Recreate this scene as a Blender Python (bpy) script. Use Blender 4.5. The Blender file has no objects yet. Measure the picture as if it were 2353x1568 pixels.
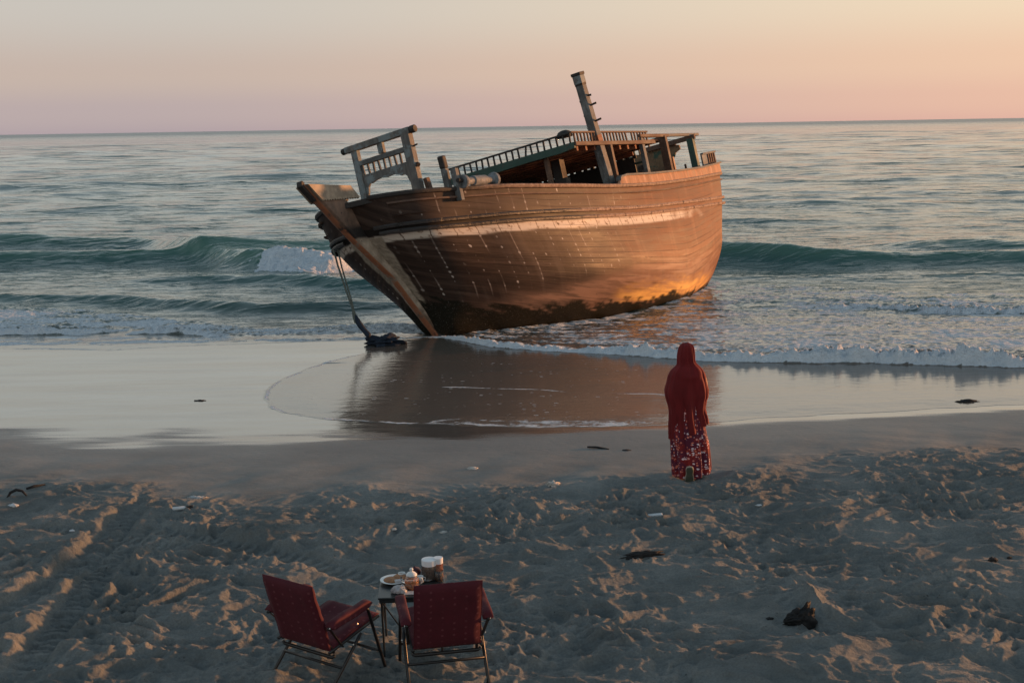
import bpy, bmesh, math, random
import numpy as np
from mathutils import Matrix, Vector
random.seed(7)
RNG = np.random.default_rng(11)
scene = bpy.context.scene
COL = scene.collection
R = math.radians

# ------------------------------------------------------------------ camera
F, IW, IH = 2800.0, 2352.0, 1568.0          # focal length in pixels of the studied view
CX, CY, CAMZ = IW/2, IH/2, 4.6
ROLL = math.atan(39/2352.0)
PITCH = math.atan((CY-290.5)/F)
_f = np.array([0, math.cos(PITCH), -math.sin(PITCH)])
_u = np.array([0, math.sin(PITCH), math.cos(PITCH)])
_r = np.array([1.0, 0, 0])
CR = math.cos(ROLL)*_r - math.sin(ROLL)*_u
CU = math.sin(ROLL)*_r + math.cos(ROLL)*_u
cam = bpy.data.cameras.new('camera')
cam.sensor_width = 36.0
cam.lens = 36.0*F/IW
cam.clip_start = 0.1
cam.clip_end = 80000
cam_o = bpy.data.objects.new('camera', cam)
COL.objects.link(cam_o)
cam_o.matrix_world = Matrix(((CR[0], CU[0], -_f[0], 0), (CR[1], CU[1], -_f[1], 0), (CR[2], CU[2], -_f[2], CAMZ), (0, 0, 0, 1)))
scene.camera = cam_o


def at(u, v, z=0.0):
    """ground point of the place seen at (u, v), on the level z"""
    d = _f + (u-CX)/F*CR - (v-CY)/F*CU
    t = (z-CAMZ)/d[2]
    return np.array([0, 0, CAMZ]) + d*t


def trace(pts, z=0.0):
    """traced points -> (xs, ys) in the world, x ascending"""
    w = np.array([at(p[0], p[1], z if len(p) < 3 else p[2]) for p in pts])
    k = np.argsort(w[:, 0])
    return w[k, 0], w[k, 1]


# ------------------------------------------------------------------ maths
def smooth(a, b, x):
    t = np.clip((x-a)/(b-a), 0, 1)
    return t*t*(3-2*t)


def _hash(ix, iy, seed):
    h = (ix.astype(np.int64)*374761393 + iy.astype(np.int64)*668265263 + seed*1442695041) & 0xFFFFFFFF
    h = ((h ^ (h >> 13))*1274126177) & 0xFFFFFFFF
    return (h ^ (h >> 16)) & 0xFFFF


def perlin(x, y, seed=0):
    x0 = np.floor(x); y0 = np.floor(y)
    fx = x-x0; fy = y-y0
    ux = fx*fx*fx*(fx*(fx*6-15)+10); uy = fy*fy*fy*(fy*(fy*6-15)+10)

    def g(dx, dy):
        a = _hash(x0+dx, y0+dy, seed)*(2*math.pi/65536)
        return np.cos(a)*(fx-dx) + np.sin(a)*(fy-dy)
    a = g(0, 0); b = g(1, 0); c = g(0, 1); d = g(1, 1)
    return 1.5*((a+(b-a)*ux) + ((c+(d-c)*ux) - (a+(b-a)*ux))*uy)


def fbm(x, y, seed=0, n=4, gain=.5):
    s = 0; a = 1
    for k in range(n):
        s = s + a*perlin(x*2**k, y*2**k, seed+17*k); a *= gain
    return s


def pchip(xk, yk, x):
    xk = np.asarray(xk, float); yk = np.asarray(yk, float)
    h = np.diff(xk); d = np.diff(yk)/h
    m = np.zeros_like(yk)
    for i in range(1, len(xk)-1):
        if d[i-1]*d[i] > 0:
            w1 = 2*h[i]+h[i-1]; w2 = h[i]+2*h[i-1]
            m[i] = (w1+w2)/(w1/d[i-1]+w2/d[i])
    m[0] = d[0]; m[-1] = d[-1]
    i = np.clip(np.searchsorted(xk, x)-1, 0, len(h)-1)
    t = (x-xk[i])/h[i]
    return ((2*t**3-3*t**2+1)*yk[i] + (t**3-2*t**2+t)*h[i]*m[i] + (-2*t**3+3*t**2)*yk[i+1] + (t**3-t**2)*h[i]*m[i+1])


# ------------------------------------------------------------------ object helpers
def tag(o, label=None, cat=None, group=None, kind=None):
    if label: o['label'] = label
    if cat: o['category'] = cat
    if group: o['group'] = group
    if kind: o['kind'] = kind
    return o


def empty(name, loc=(0, 0, 0), rz=0.0, mat=None):
    o = bpy.data.objects.new(name, None)
    o.empty_display_size = .2
    COL.objects.link(o)
    if mat is not None: o.matrix_world = mat
    else:
        o.location = loc; o.rotation_euler = (0, 0, rz)
    return o


def link(name, me, mat=None, parent=None):
    o = bpy.data.objects.new(name, me)
    if mat is not None: me.materials.append(mat)
    COL.objects.link(o)
    if parent is not None: o.parent = parent
    return o


def grid_mesh(name, P, attrs=None, keep=None, uv=None, flip=False):
    """P: (rows, cols, 3)"""
    r, c = P.shape[:2]
    idx = np.arange(r*c).reshape(r, c)
    q = np.stack([idx[:-1, :-1], idx[:-1, 1:], idx[1:, 1:], idx[1:, :-1]], -1).reshape(-1, 4)
    if flip: q = q[:, ::-1]
    if keep is not None: q = q[keep.reshape(-1)]
    V = P.reshape(-1, 3)
    used = np.zeros(len(V), bool); used[q.reshape(-1)] = True
    mp = np.cumsum(used)-1
    q = mp[q]; V = V[used]
    me = bpy.data.meshes.new(name)
    me.vertices.add(len(V)); me.vertices.foreach_set('co', V.astype(np.float32).ravel())
    me.loops.add(len(q)*4); me.loops.foreach_set('vertex_index', q.astype(np.int32).ravel())
    me.polygons.add(len(q)); me.polygons.foreach_set('loop_start', np.arange(0, len(q)*4, 4, dtype=np.int32))
    me.polygons.foreach_set('use_smooth', np.ones(len(q), bool))
    me.update(calc_edges=True)
    for k, a in (attrs or {}).items():
        at_ = me.attributes.new(k, 'FLOAT', 'POINT')
        at_.data.foreach_set('value', a.reshape(-1)[used].astype(np.float32))
    if uv is not None:
        l = me.uv_layers.new(name='UVMap')
        l.data.foreach_set('uv', uv.reshape(-1, 2)[used][q.ravel()].astype(np.float32).ravel())
    return me


class MB:
    """collects shapes that belong to ONE part"""
    def __init__(s): s.v = []; s.f = []; s.uv = []

    def add(s, V, Fs, uv=None):
        n = len(s.v)
        s.v += [tuple(map(float, p)) for p in V]
        s.f += [tuple(n+i for i in f) for f in Fs]
        s.uv += list(uv) if uv is not None else [(float(p[0]), float(p[2])) for p in V]
        return s

    def box(s, c, d, M=None):
        x, y, z = (d[0]/2, d[1]/2, d[2]/2)
        V = [Vector((sx*x, sy*y, sz*z)) for sz in (-1, 1) for sy in (-1, 1) for sx in (-1, 1)]
        if M is not None: V = [M @ p for p in V]
        V = [p+Vector(c) for p in V]
        return s.add(V, [(0, 2, 3, 1), (4, 5, 7, 6), (0, 1, 5, 4), (2, 6, 7, 3), (0, 4, 6, 2), (1, 3, 7, 5)])

    def beam(s, a, b, w, h=None, up=(0, 0, 1), w2=None, h2=None):
        h = h or w; w2 = w2 or w; h2 = h2 or h
        a = Vector(a); b = Vector(b); d = (b-a).normalized()
        up = Vector(up)
        if abs(d.dot(up)) > .98: up = Vector((1, 0, 0))
        sx = d.cross(up).normalized(); sy = sx.cross(d).normalized()
        V = []
        for p, ww, hh in ((a, w, h), (b, w2, h2)):
            for i, j in ((-1, -1), (1, -1), (1, 1), (-1, 1)): V.append(p+sx*(i*ww/2)+sy*(j*hh/2))
        return s.add(V, [(3, 2, 1, 0), (4, 5, 6, 7), (0, 1, 5, 4), (1, 2, 6, 5), (2, 3, 7, 6), (3, 0, 4, 7)])

    def tube(s, pts, r, n=8, closed=False):
        pts = [Vector(p) for p in pts]
        rs = r if hasattr(r, '__len__') else [r]*len(pts)
        V = []; Fs = []
        prev = None
        for i, p in enumerate(pts):
            d = (pts[min(i+1, len(pts)-1)]-pts[max(i-1, 0)]).normalized()
            if prev is None:
                up = Vector((0, 0, 1)) if abs(d.z) < .9 else Vector((1, 0, 0))
                sx = d.cross(up).normalized()
            else:
                sx = (prev-d*prev.dot(d)).normalized()
            prev = sx
            sy = sx.cross(d)
            for k in range(n):
                a = 2*math.pi*k/n
                V.append(p+(sx*math.cos(a)+sy*math.sin(a))*rs[i])
        for i in range(len(pts)-1):
            for k in range(n):
                Fs.append((i*n+k, i*n+(k+1) % n, (i+1)*n+(k+1) % n, (i+1)*n+k))
        Fs.append(tuple(range(n))[::-1]); Fs.append(tuple((len(pts)-1)*n+k for k in range(n)))
        return s.add(V, Fs)

    def lathe(s, prof, c=(0, 0, 0), n=24, M=None):
        V = []; Fs = []
        for r, z in prof:
            for k in range(n):
                a = 2*math.pi*k/n
                p = Vector((r*math.cos(a), r*math.sin(a), z))
                if M is not None: p = M @ p
                V.append(p+Vector(c))
        m = len(prof)
        for i in range(m-1):
            for k in range(n): Fs.append((i*n+k, i*n+(k+1) % n, (i+1)*n+(k+1) % n, (i+1)*n+k))
        if prof[0][0] > 1e-5: Fs.append(tuple(range(n))[::-1])
        if prof[-1][0] > 1e-5: Fs.append(tuple((m-1)*n+k for k in range(n)))
        return s.add(V, Fs)

    def prism(s, poly, axis, a, b):
        """poly in the two other axes, extruded along axis from a to b"""
        n = len(poly); V = []
        for t in (a, b):
            for p in poly:
                q = list(p); q.insert(axis, t); V.append(q)
        Fs = [tuple(range(n)), tuple(range(2*n-1, n-1, -1))]
        for i in range(n): Fs.append((i, i+n, (i+1) % n+n, (i+1) % n))
        return s.add(V, Fs)

    def build(s, name, mat, parent=None, bevel=0.0, smooth_=False, seg=2):
        me = bpy.data.meshes.new(name)
        me.from_pydata(s.v, [], s.f)
        bm = bmesh.new(); bm.from_mesh(me)
        bmesh.ops.recalc_face_normals(bm, faces=bm.faces)
        bm.to_mesh(me); bm.free()
        l = me.uv_layers.new(name='UVMap')
        for lp in me.loops: l.data[lp.index].uv = s.uv[lp.vertex_index]
        if smooth_: me.polygons.foreach_set('use_smooth', np.ones(len(me.polygons), bool))
        o = link(name, me, mat, parent)
        if bevel:
            m = o.modifiers.new('bevel', 'BEVEL'); m.width = bevel; m.segments = seg; m.limit_method = 'ANGLE'
        return o


def copy_tree(o, parent=None):
    c = o.copy(); COL.objects.link(c)
    if parent is not None: c.parent = parent
    for ch in [k for k in bpy.data.objects if k.parent == o]: copy_tree(ch, c)
    return c


# ------------------------------------------------------------------ node helpers
class NT:
    def __init__(s, name):
        s.m = bpy.data.materials.new(name); s.m.use_nodes = True
        s.t = s.m.node_tree; s.t.nodes.clear()
        s.out = s.n('ShaderNodeOutputMaterial')
        s.p = s.n('ShaderNodeBsdfPrincipled')
        s.l(s.p.outputs[0], s.out.inputs[0])

    def n(s, t, **k):
        x = s.t.nodes.new(t)
        for a, b in k.items(): setattr(x, a, b)
        return x

    def l(s, a, b): s.t.links.new(a, b)

    def put(s, inp, v):
        if hasattr(v, 'links') or isinstance(v, bpy.types.NodeSocket): s.l(v, inp)
        elif isinstance(v, (tuple, list)) and len(v) == 3 and inp.type == 'RGBA': inp.default_value = (*v, 1)
        else: inp.default_value = v

    def set(s, **k):
        for a, b in k.items(): s.put(s.p.inputs[a.replace('_', ' ')], b)

    def coord(s, kind='Object', scale=(1, 1, 1), rot=(0, 0, 0)):
        if kind == 'World':
            src = s.n('ShaderNodeNewGeometry').outputs['Position']
        else:
            src = s.n('ShaderNodeTexCoord').outputs[kind]
        mp = s.n('ShaderNodeMapping'); s.l(src, mp.inputs[0])
        mp.inputs['Scale'].default_value = scale; mp.inputs['Rotation'].default_value = rot
        return mp.outputs[0]

    def noise(s, vec, scale=5, detail=4, rough=.55, dist=0.0, out='Fac'):
        x = s.n('ShaderNodeTexNoise'); s.l(vec, x.inputs['Vector'])
        x.inputs['Scale'].default_value = scale; x.inputs['Detail'].default_value = detail
        x.inputs['Roughness'].default_value = rough; x.inputs['Distortion'].default_value = dist
        return x.outputs[out]

    def vor(s, vec, scale=5, out='Distance', feature='F1', rand=1.0):
        x = s.n('ShaderNodeTexVoronoi', feature=feature); s.l(vec, x.inputs['Vector'])
        x.inputs['Scale'].default_value = scale; x.inputs['Randomness'].default_value = rand
        return x.outputs[out]

    def ramp(s, fac, stops, interp='LINEAR'):
        x = s.n('ShaderNodeValToRGB'); x.color_ramp.interpolation = interp
        e = x.color_ramp.elements
        while len(e) < len(stops): e.new(.5)
        for k, (p, c) in enumerate(stops):
            e[k].position = p
            e[k].color = (*c, 1) if hasattr(c, '__len__') else (c, c, c, 1)
        s.l(fac, x.inputs[0])
        return x.outputs[0]

    def mix(s, fac, a, b, mode='MIX'):
        x = s.n('ShaderNodeMix', data_type='RGBA', blend_type=mode)
        s.put(x.inputs[0], fac)
        s.put(x.inputs[6], a); s.put(x.inputs[7], b)
        return x.outputs[2]

    def math(s, op, a, b=None, c=None, clamp=False):
        x = s.n('ShaderNodeMath', operation=op, use_clamp=clamp)
        s.put(x.inputs[0], a)
        if b is not None: s.put(x.inputs[1], b)
        if c is not None: s.put(x.inputs[2], c)
        return x.outputs[0]

    def rng(s, v, a, b, c=0.0, d=1.0, smooth_=True):
        x = s.n('ShaderNodeMapRange', interpolation_type='SMOOTHSTEP' if smooth_ else 'LINEAR')
        s.l(v, x.inputs[0])
        for k, q in zip((1, 2, 3, 4), (a, b, c, d)): s.put(x.inputs[k], q)
        return x.outputs[0]

    def attr(s, name):
        x = s.n('ShaderNodeAttribute', attribute_name=name)
        return x.outputs['Fac']

    def bump(s, h, strength=.5, dist=.02, normal=None):
        x = s.n('ShaderNodeBump'); s.put(x.inputs['Height'], h)
        s.put(x.inputs['Strength'], strength); x.inputs['Distance'].default_value = dist
        if normal is not None: s.l(normal, x.inputs['Normal'])
        return x.outputs[0]

    def sep(s, v):
        x = s.n('ShaderNodeSeparateXYZ'); s.l(v, x.inputs[0]); return x.outputs


def plain(name, col, rough=.6, var=.25, scale=8.0, bump=.2, metallic=0.0, coords='Object', bscale=None, dist=.01):
    """a single colour with uneven wear"""
    t = NT(name); v = t.coord(coords)
    nz = t.noise(v, scale, 5)
    dark = tuple(c*(1-var) for c in col); lite = tuple(min(1, c*(1+var)) for c in col)
    t.set(Base_Color=t.ramp(nz, [(.3, dark), (.7, lite)]), Roughness=t.rng(t.noise(v, scale*2.3, 3), .3, .7, max(.02, rough-.12), min(1, rough+.12)), Metallic=metallic)
    if bump: t.l(t.bump(t.noise(v, bscale or scale*4, 4), bump, dist), t.p.inputs['Normal'])
    return t.m


def wood(name, cols, scale=(1.2, 1.2, 1.2), grain=(1.5, 30, 30), rough=.75, bump=.4, paint=None, amount=.5, pscale=5.0):
    """weathered timber; paint = colour of a flaking coat over the timber, amount = how much is left"""
    t = NT(name)
    v = t.coord('Object', scale)
    g = t.noise(t.coord('Object', grain), 1.0, 4, .6)
    big = t.noise(v, 2.2, 5, .6)
    base = t.ramp(big, [(.28, cols[0]), (.5, cols[1]), (.72, cols[2])])
    base = t.mix(t.rng(g, .42, .62, 0, .55), base, tuple(c*.45 for c in cols[1]))
    rg = t.rng(big, .3, .7, rough-.1, rough+.12)
    hgt = g
    if paint is not None:
        pn = t.noise(t.coord('Object', scale), pscale, 7, .68)
        mk = t.rng(pn, 1-amount-.04, 1-amount+.04)
        pc = t.mix(t.noise(v, 9, 3), paint, tuple(c*.6 for c in paint))
        base = t.mix(mk, base, pc)
        hgt = t.math('ADD', t.math('MULTIPLY', g, .6), t.math('MULTIPLY', mk, .35))
    t.set(Base_Color=base, Roughness=rg)
    t.l(t.bump(hgt, bump, .012), t.p.inputs['Normal'])
    return t.m

# ------------------------------------------------------------------ sky and sun
SUN_AZ = math.atan2(.915, .40)               # from +Y towards +X
SUN_EL = R(3.6)
world = bpy.data.worlds.new('World'); scene.world = world
world.use_nodes = True
wt = world.node_tree; wt.nodes.clear()


def wn(t, **k):
    x = wt.nodes.new(t)
    for a, b in k.items(): setattr(x, a, b)
    return x


def wmath(op, a, b=None, clamp=False):
    x = wn('ShaderNodeMath', operation=op, use_clamp=clamp)
    for i, v in enumerate((a, b)):
        if v is None: continue
        if isinstance(v, (int, float)): x.inputs[i].default_value = v
        else: wt.links.new(v, x.inputs[i])
    return x.outputs[0]


def wramp(fac, stops):
    x = wn('ShaderNodeValToRGB'); e = x.color_ramp.elements
    x.color_ramp.interpolation = 'EASE'
    while len(e) < len(stops): e.new(.5)
    for k, (p, c) in enumerate(stops): e[k].position = p; e[k].color = (*c, 1)
    wt.links.new(fac, x.inputs[0]); return x.outputs[0]


wc = wn('ShaderNodeTexCoord')
ws = wn('ShaderNodeSeparateXYZ'); wt.links.new(wc.outputs['Generated'], ws.inputs[0])
el = wmath('SQRT', wmath('MAXIMUM', ws.outputs[2], 0.0))
side = wmath('ADD', wmath('MULTIPLY', ws.outputs[0], math.sin(SUN_AZ)), wmath('MULTIPLY', ws.outputs[1], math.cos(SUN_AZ)))
mr = wn('ShaderNodeMapRange', interpolation_type='SMOOTHSTEP')
wt.links.new(side, mr.inputs[0]); mr.inputs[1].default_value = .08; mr.inputs[2].default_value = 1.0
zen = (.085, .145, .205)
away = wramp(el, [(0, (.36, .295, .312)), (.132, (.41, .335, .33)), (.209, (.47, .38, .33)), (.312, (.49, .455, .41)), (.37, (.60, .60, .54)), (.48, (.76, .79, .75)), (.62, (.33, .41, .46)), (1, zen)])  # bright band above the view added to light the water and wet sand
near = wramp(el, [(0, (.70, .395, .295)), (.132, (.745, .445, .31)), (.209, (.775, .505, .34)), (.312, (.80, .62, .42)), (.37, (.95, .76, .54)), (.48, (.98, .87, .72)), (.62, (.39, .44, .46)), (1, zen)])
mx = wn('ShaderNodeMix', data_type='RGBA'); wt.links.new(mr.outputs[0], mx.inputs[0]); wt.links.new(away, mx.inputs[6]); wt.links.new(near, mx.inputs[7])
sky = wn('ShaderNodeTexSky', sky_type='NISHITA', sun_disc=False, sun_elevation=SUN_EL, sun_rotation=SUN_AZ, altitude=0, air_density=1.0, dust_density=2.0, ozone_density=1.5)
bg1 = wn('ShaderNodeBackground'); wt.links.new(mx.outputs[2], bg1.inputs[0]); bg1.inputs[1].default_value = 1.0
bg2 = wn('ShaderNodeBackground'); wt.links.new(sky.outputs[0], bg2.inputs[0]); bg2.inputs[1].default_value = .0015
ad = wn('ShaderNodeAddShader'); wt.links.new(bg1.outputs[0], ad.inputs[0]); wt.links.new(bg2.outputs[0], ad.inputs[1])
wo = wn('ShaderNodeOutputWorld'); wt.links.new(ad.outputs[0], wo.inputs[0])

sun = bpy.data.lights.new('sun', 'SUN'); sun.energy = 4.5; sun.angle = R(2.5); sun.color = (1.0, .44, .17)
sun_o = bpy.data.objects.new('sun', sun); COL.objects.link(sun_o)
sd = Vector((math.sin(SUN_AZ)*math.cos(SUN_EL), math.cos(SUN_AZ)*math.cos(SUN_EL), math.sin(SUN_EL)))
sun_o.rotation_euler = sd.to_track_quat('Z', 'Y').to_euler()
sun_o.location = (40, 10, 12)

vs = scene.view_settings
vs.view_transform = 'Standard'; vs.look = 'None'; vs.exposure = 0.27; vs.gamma = 1.0; vs.use_curve_mapping = False
scene.cycles.max_bounces = 8
scene.cycles.use_denoising = True
scene.cycles.sample_clamp_indirect = 3.0

# ------------------------------------------------------------------ sand
_yk = np.linspace(-30, 120, 3001)
_zk = np.interp(_yk, [-30, 0, 8.4, 11.5, 14.3, 16.2, 17.6, 19, 22, 27, 30, 45, 120], [1.1, .85, .53, .44, .34, .19, .10, .05, .0, -.04, -.5, -1.6, -4])
_k = np.exp(-np.linspace(-2.5, 2.5, 41)**2); _k /= _k.sum()
_zk = np.convolve(np.pad(_zk, 20, mode='edge'), _k, mode='valid')


def beach(x, y):
    return np.interp(y, _yk, _zk) + .02*np.sin(x*.35+1.2)*smooth(20, 12, y)


def sand_smooth(x, y):
    """the level of the flat wet sand and beach without prints"""
    return beach(x, y) + .006*perlin(x*.35, y*.8, 5)


wet_x, wet_y = trace([(-900, 960), (-400, 975), (0, 988), (150, 1006), (330, 1012), (480, 1000), (620, 1018), (760, 1000), (900, 1006), (1100, 1002), (1300, 992), (1540, 986), (1700, 975), (1900, 962), (2100, 950), (2352, 936), (2700, 925), (3400, 905)], .09)
rough_x, rough_y = trace([(-900, 1040), (-300, 1085), (0, 1112), (200, 1125), (420, 1150), (640, 1165), (900, 1150), (1100, 1140), (1300, 1130), (1500, 1140), (1650, 1105), (1800, 1075), (2000, 1050), (2200, 1025), (2352, 1008), (2800, 980), (3400, 960)], .3)

TRACKS = [  # wheel ruts, traced along their middles
    ([(-160, 1470), (60, 1365), (200, 1262), (285, 1165), (350, 1120)], .17, .085),
    ([(20, 1600), (130, 1440), (235, 1300), (310, 1205), (352, 1160)], .16, .06),
    ([(300, 1186), (430, 1212), (560, 1242), (700, 1275), (850, 1318), (1010, 1370)], .17, .065),
    ([(-40, 1215), (90, 1200), (220, 1205), (330, 1225), (470, 1265)], .15, .04),
]
RIDGES = [  # long thin crests blown across the prints
    [(-60, 1505), (200, 1508), (450, 1516), (620, 1512), (800, 1522)],
    [(1150, 1385), (1350, 1382), (1500, 1372), (1700, 1376), (1860, 1372), (2060, 1360), (2380, 1378)],
    [(1560, 1420), (1720, 1408), (1900, 1420), (2120, 1424), (2380, 1420)],
    [(1320, 1425), (1500, 1440), (1680, 1462), (1850, 1487), (2000, 1500)],
    [(1640, 1486), (1780, 1506), (1960, 1500), (2120, 1497), (2380, 1512)],
    [(1340, 1475), (1460, 1490), (1600, 1518), (1780, 1545), (1960, 1560), (2200, 1558)],
    [(1500, 1540), (1680, 1552), (1850, 1573), (2100, 1588)],
    [(1900, 1350), (2060, 1345), (2200, 1352), (2300, 1385)],
    [(2060, 1440), (2160, 1468), (2260, 1490)],
    [(1080, 1290), (1200, 1296), (1330, 1290), (1450, 1300)],
    [(30, 1320), (180, 1340), (330, 1352), (500, 1348)],
    [(420, 1440), (560, 1462), (640, 1478)],
    [(1780, 1190), (1950, 1205), (2150, 1228), (2352, 1240)],
    [(1950, 1262), (2100, 1268), (2352, 1262)],
    [(1850, 1320), (2000, 1330), (2352, 1335)],
]


def poly_dist(x, y, pts):
    """distance to a polyline, the signed side and the way along it"""
    best = np.full(x.shape, 1e9); sgn = np.zeros_like(x); al = np.zeros_like(x); acc = 0.0
    for a, b in zip(pts[:-1], pts[1:]):
        d = b-a; L = np.hypot(*d); d = d/L
        t = np.clip((x-a[0])*d[0]+(y-a[1])*d[1], 0, L)
        px = x-a[0]-t*d[0]; py = y-a[1]-t*d[1]
        q = np.hypot(px, py); m = q < best
        best = np.where(m, q, best); sgn = np.where(m, d[0]*py-d[1]*px, sgn); al = np.where(m, acc+t, al)
        acc += L
    return best, np.sign(sgn), al, acc


def catmull(P, n=10):
    P = np.asarray(P, float); Q = np.vstack([2*P[0]-P[1], P, 2*P[-1]-P[-2]]); out = []
    for i in range(1, len(Q)-2):
        for t in np.linspace(0, 1, n, endpoint=False):
            out.append(.5*((2*Q[i])+(Q[i+1]-Q[i-1])*t+(2*Q[i-1]-5*Q[i]+4*Q[i+1]-Q[i+2])*t*t+(3*Q[i]-Q[i-1]-3*Q[i+1]+Q[i+2])*t**3))
    out.append(P[-1]); return np.array(out)


def sand_height(x, y):
    base = sand_smooth(x, y)
    yr = np.interp(x, rough_x, rough_y) + .5*perlin(x*.8, y*.6, 3) + .25*perlin(x*2.1, y*1.4, 4)
    rg = smooth(.9, -.9, y-yr)                       # 1 on the trodden sand
    mid = smooth(2.9, -.3, y-yr)                      # softer swells before it
    ua = x*.53+y*.85; va = x*.85-y*.53
    z = base + mid*(.050*perlin(ua*.42, va*1.25, 21) + .022*perlin(ua*.9, va*2.6, 22) + .012*perlin(x*1.6+y, y*2.4, 23))
    wx = x + .25*perlin(x*1.1, y*1.1, 31); wy = y + .25*perlin(x*1.1, y*1.1, 32)
    big = perlin(wx*.9, wy*1.2, 41)
    c1 = 1-np.abs(perlin(wx*1.5, wy*2.0, 42))*2.0    # sharp little crests
    c2 = 1-np.abs(perlin(wx*3.1, wy*4.2, 43))*2.0
    # prints: round hollows with a lip, by jittered cells
    pr = np.zeros_like(x)
    for (sx, sy, dep, sd_, prob) in ((2.6, 2.6, .075, 51, .78), (4.6, 4.4, .042, 57, .7), (9.5, 9.0, .018, 61, .55)):
        gx = wx*sx; gy = wy*sy
        cx = np.floor(gx); cy = np.floor(gy)
        for ox in (-1, 0, 1):
            for oy in (-1, 0, 1):
                qx = cx+ox; qy = cy+oy
                h1 = _hash(qx, qy, sd_)/65536; h2 = _hash(qx, qy, sd_+1)/65536; h3 = _hash(qx, qy, sd_+2)/65536
                dx = gx-(qx+.5+.6*(h1-.5)); dy = gy-(qy+.5+.6*(h2-.5))
                an = h3*6.28; ca = np.cos(an); sa = np.sin(an)
                r = np.hypot((dx*ca+dy*sa)*1.0, (-dx*sa+dy*ca)*1.65)/(.33+.15*h2)
                on = (h3*7.13 % 1) < prob
                pr += np.where(on, -dep*np.exp(-r**3.0)*(.5+h1) + dep*.55*np.exp(-((r-1.25)/.3)**2)*(.4+h2)*(1+.9*np.sign(ca)*0), 0)
    tro = np.clip(.78+.7*perlin(x*.42+3, y*.5, 46)-.25*smooth(.3, 1.8, x)*smooth(12.5, 10.5, y), .3, 1.1)   # how trodden
    rl = 1-np.abs(perlin(wx*.55+wy*.12, wy*1.9, 50)); rl2 = 1-np.abs(perlin(wx*1.2, wy*3.9-wx*.2, 52))
    z = z + rg*(.036*rl**8 + .026*rl2**6 + .036*big + .02*perlin(wx*.55, wy*1.5, 47) + .022*c1*tro*(.6+.6*perlin(x*.5, y*.5, 44)) + .015*c2*tro + .62*pr*tro + .007*fbm(x*7, y*9, 45, 3)*(.4+.6*tro) + -.020*(np.abs(perlin(wx*5.0, wy*8.0, 48))-.3)*tro + .011*np.clip(perlin(x*13, y*17, 49), -.1, 1)*tro - .014*smooth(.25, .5, perlin(wx*8+7, wy*11, 53))*tro)
    # wheel ruts
    for k, (pts, wd, dep) in enumerate(TRACKS):
        P = catmull([at(u, v, .5)[:2] for u, v in pts])
        sel = (np.abs(x-P[:, 0].mean()) < 4.5) & (np.abs(y-P[:, 1].mean()) < 4.5)
        if not sel.any(): continue
        d, sg, al, tot = poly_dist(x[sel], y[sel], P)
        d = d + .03*perlin(x[sel]*3, y[sel]*3, 71+k)
        fade = smooth(0, .6, al)*smooth(tot, tot-.7, al)
        tread = .014*np.sign(np.sin((al+.25*d*np.where(sg > 0, 1, 1))*2*math.pi/.13))*smooth(wd, wd*.6, d)
        dep = dep*.72
        prof = -dep*smooth(wd*1.25, wd*.75, d) + dep*.42*np.exp(-((d-wd*1.55)/(wd*.42))**2)
        z[sel] = z[sel]*1 + fade*(prof+tread*.8) - fade*smooth(wd*1.3, wd*.6, d)*.55*(z[sel]-base[sel])
    for k, pts in enumerate(RIDGES):
        P = catmull([at(u, v, .5)[:2] for u, v in pts])
        sel = (x > P[:, 0].min()-.3) & (x < P[:, 0].max()+.3) & (y > P[:, 1].min()-.5) & (y < P[:, 1].max()+.5)
        if not sel.any(): continue
        d, sg, al, tot = poly_dist(x[sel], y[sel], P)
        sd_ = d*sg + .02*perlin(x[sel]*4, y[sel]*4, 90+k)
        fade = smooth(0, .3, al)*smooth(tot, tot-.3, al)*(.65+.5*perlin(al*1.7, al*0+k, 95))
        hh = np.where(sd_ > 0, np.exp(-np.abs(sd_)/.055), np.exp(-np.abs(sd_)/.13))
        z[sel] += .058*fade*hh
    # drifted wedge of sand beside the buried black thing
    P = catmull([at(u, v, .5)[:2] for u, v in ((1850, 1372), (1880, 1405), (1930, 1455), (1960, 1475))])
    sel = (np.abs(x-P[:, 0].mean()) < 1) & (np.abs(y-P[:, 1].mean()) < 1)
    if sel.any():
        d, sg, al, tot = poly_dist(x[sel], y[sel], P)
        hh = np.where(sg > 0, np.exp(-d/.12), np.exp(-d/.05))
        z[sel] += .12*hh*smooth(tot, tot*.3, al)
    return z, rg


def geo_rows(*segs):
    out = [np.array([segs[0][0]])]
    for a, b, n, kind in segs:
        t = np.linspace(0, 1, n+1)[1:]
        out.append(a+(b-a)*t if kind == 'lin' else a*(b/a)**t)
    return np.concatenate(out)


sy = geo_rows((-28, 2, 14, 'lin'), (2, 6.8, 40, 'lin'), (6.8, 10.5, 270, 'lin'), (10.5, 14.5, 200, 'lin'), (14.5, 20, 170, 'lin'), (20, 30, 70, 'lin'), (30, 110, 30, 'lin'))
sc_ = np.concatenate([np.linspace(-9, -.62, 26)[:-1], np.linspace(-.62, -.36, 90)[:-1], np.linspace(-.36, .36, 820)[:-1], np.linspace(.36, .62, 90)[:-1], np.linspace(.62, 9, 26)])
SY, SS = np.meshgrid(sy, sc_, indexing='ij')
SX = SS*(np.maximum(SY, -2)*.84+4.0)
SZ, srg = sand_height(SX, SY)
wl = np.interp(SX, wet_x, wet_y)
n1 = perlin(SX*.55+SY*.9, SY*1.5-SX*.12, 81); n2 = perlin(SX*1.2+SY*2.0, SY*3.6, 82)
leftside = smooth(2.5, -2.5, SX)
n3 = perlin(SX*.9+SY*2.6, SY*7.0-SX*.3, 83)
wet = smooth(-.16-.5*leftside, .16+.30*leftside, SY-wl+leftside*(.75*n1+.35*n2+.25*n3)+.10*n2+.06*n3)
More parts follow.
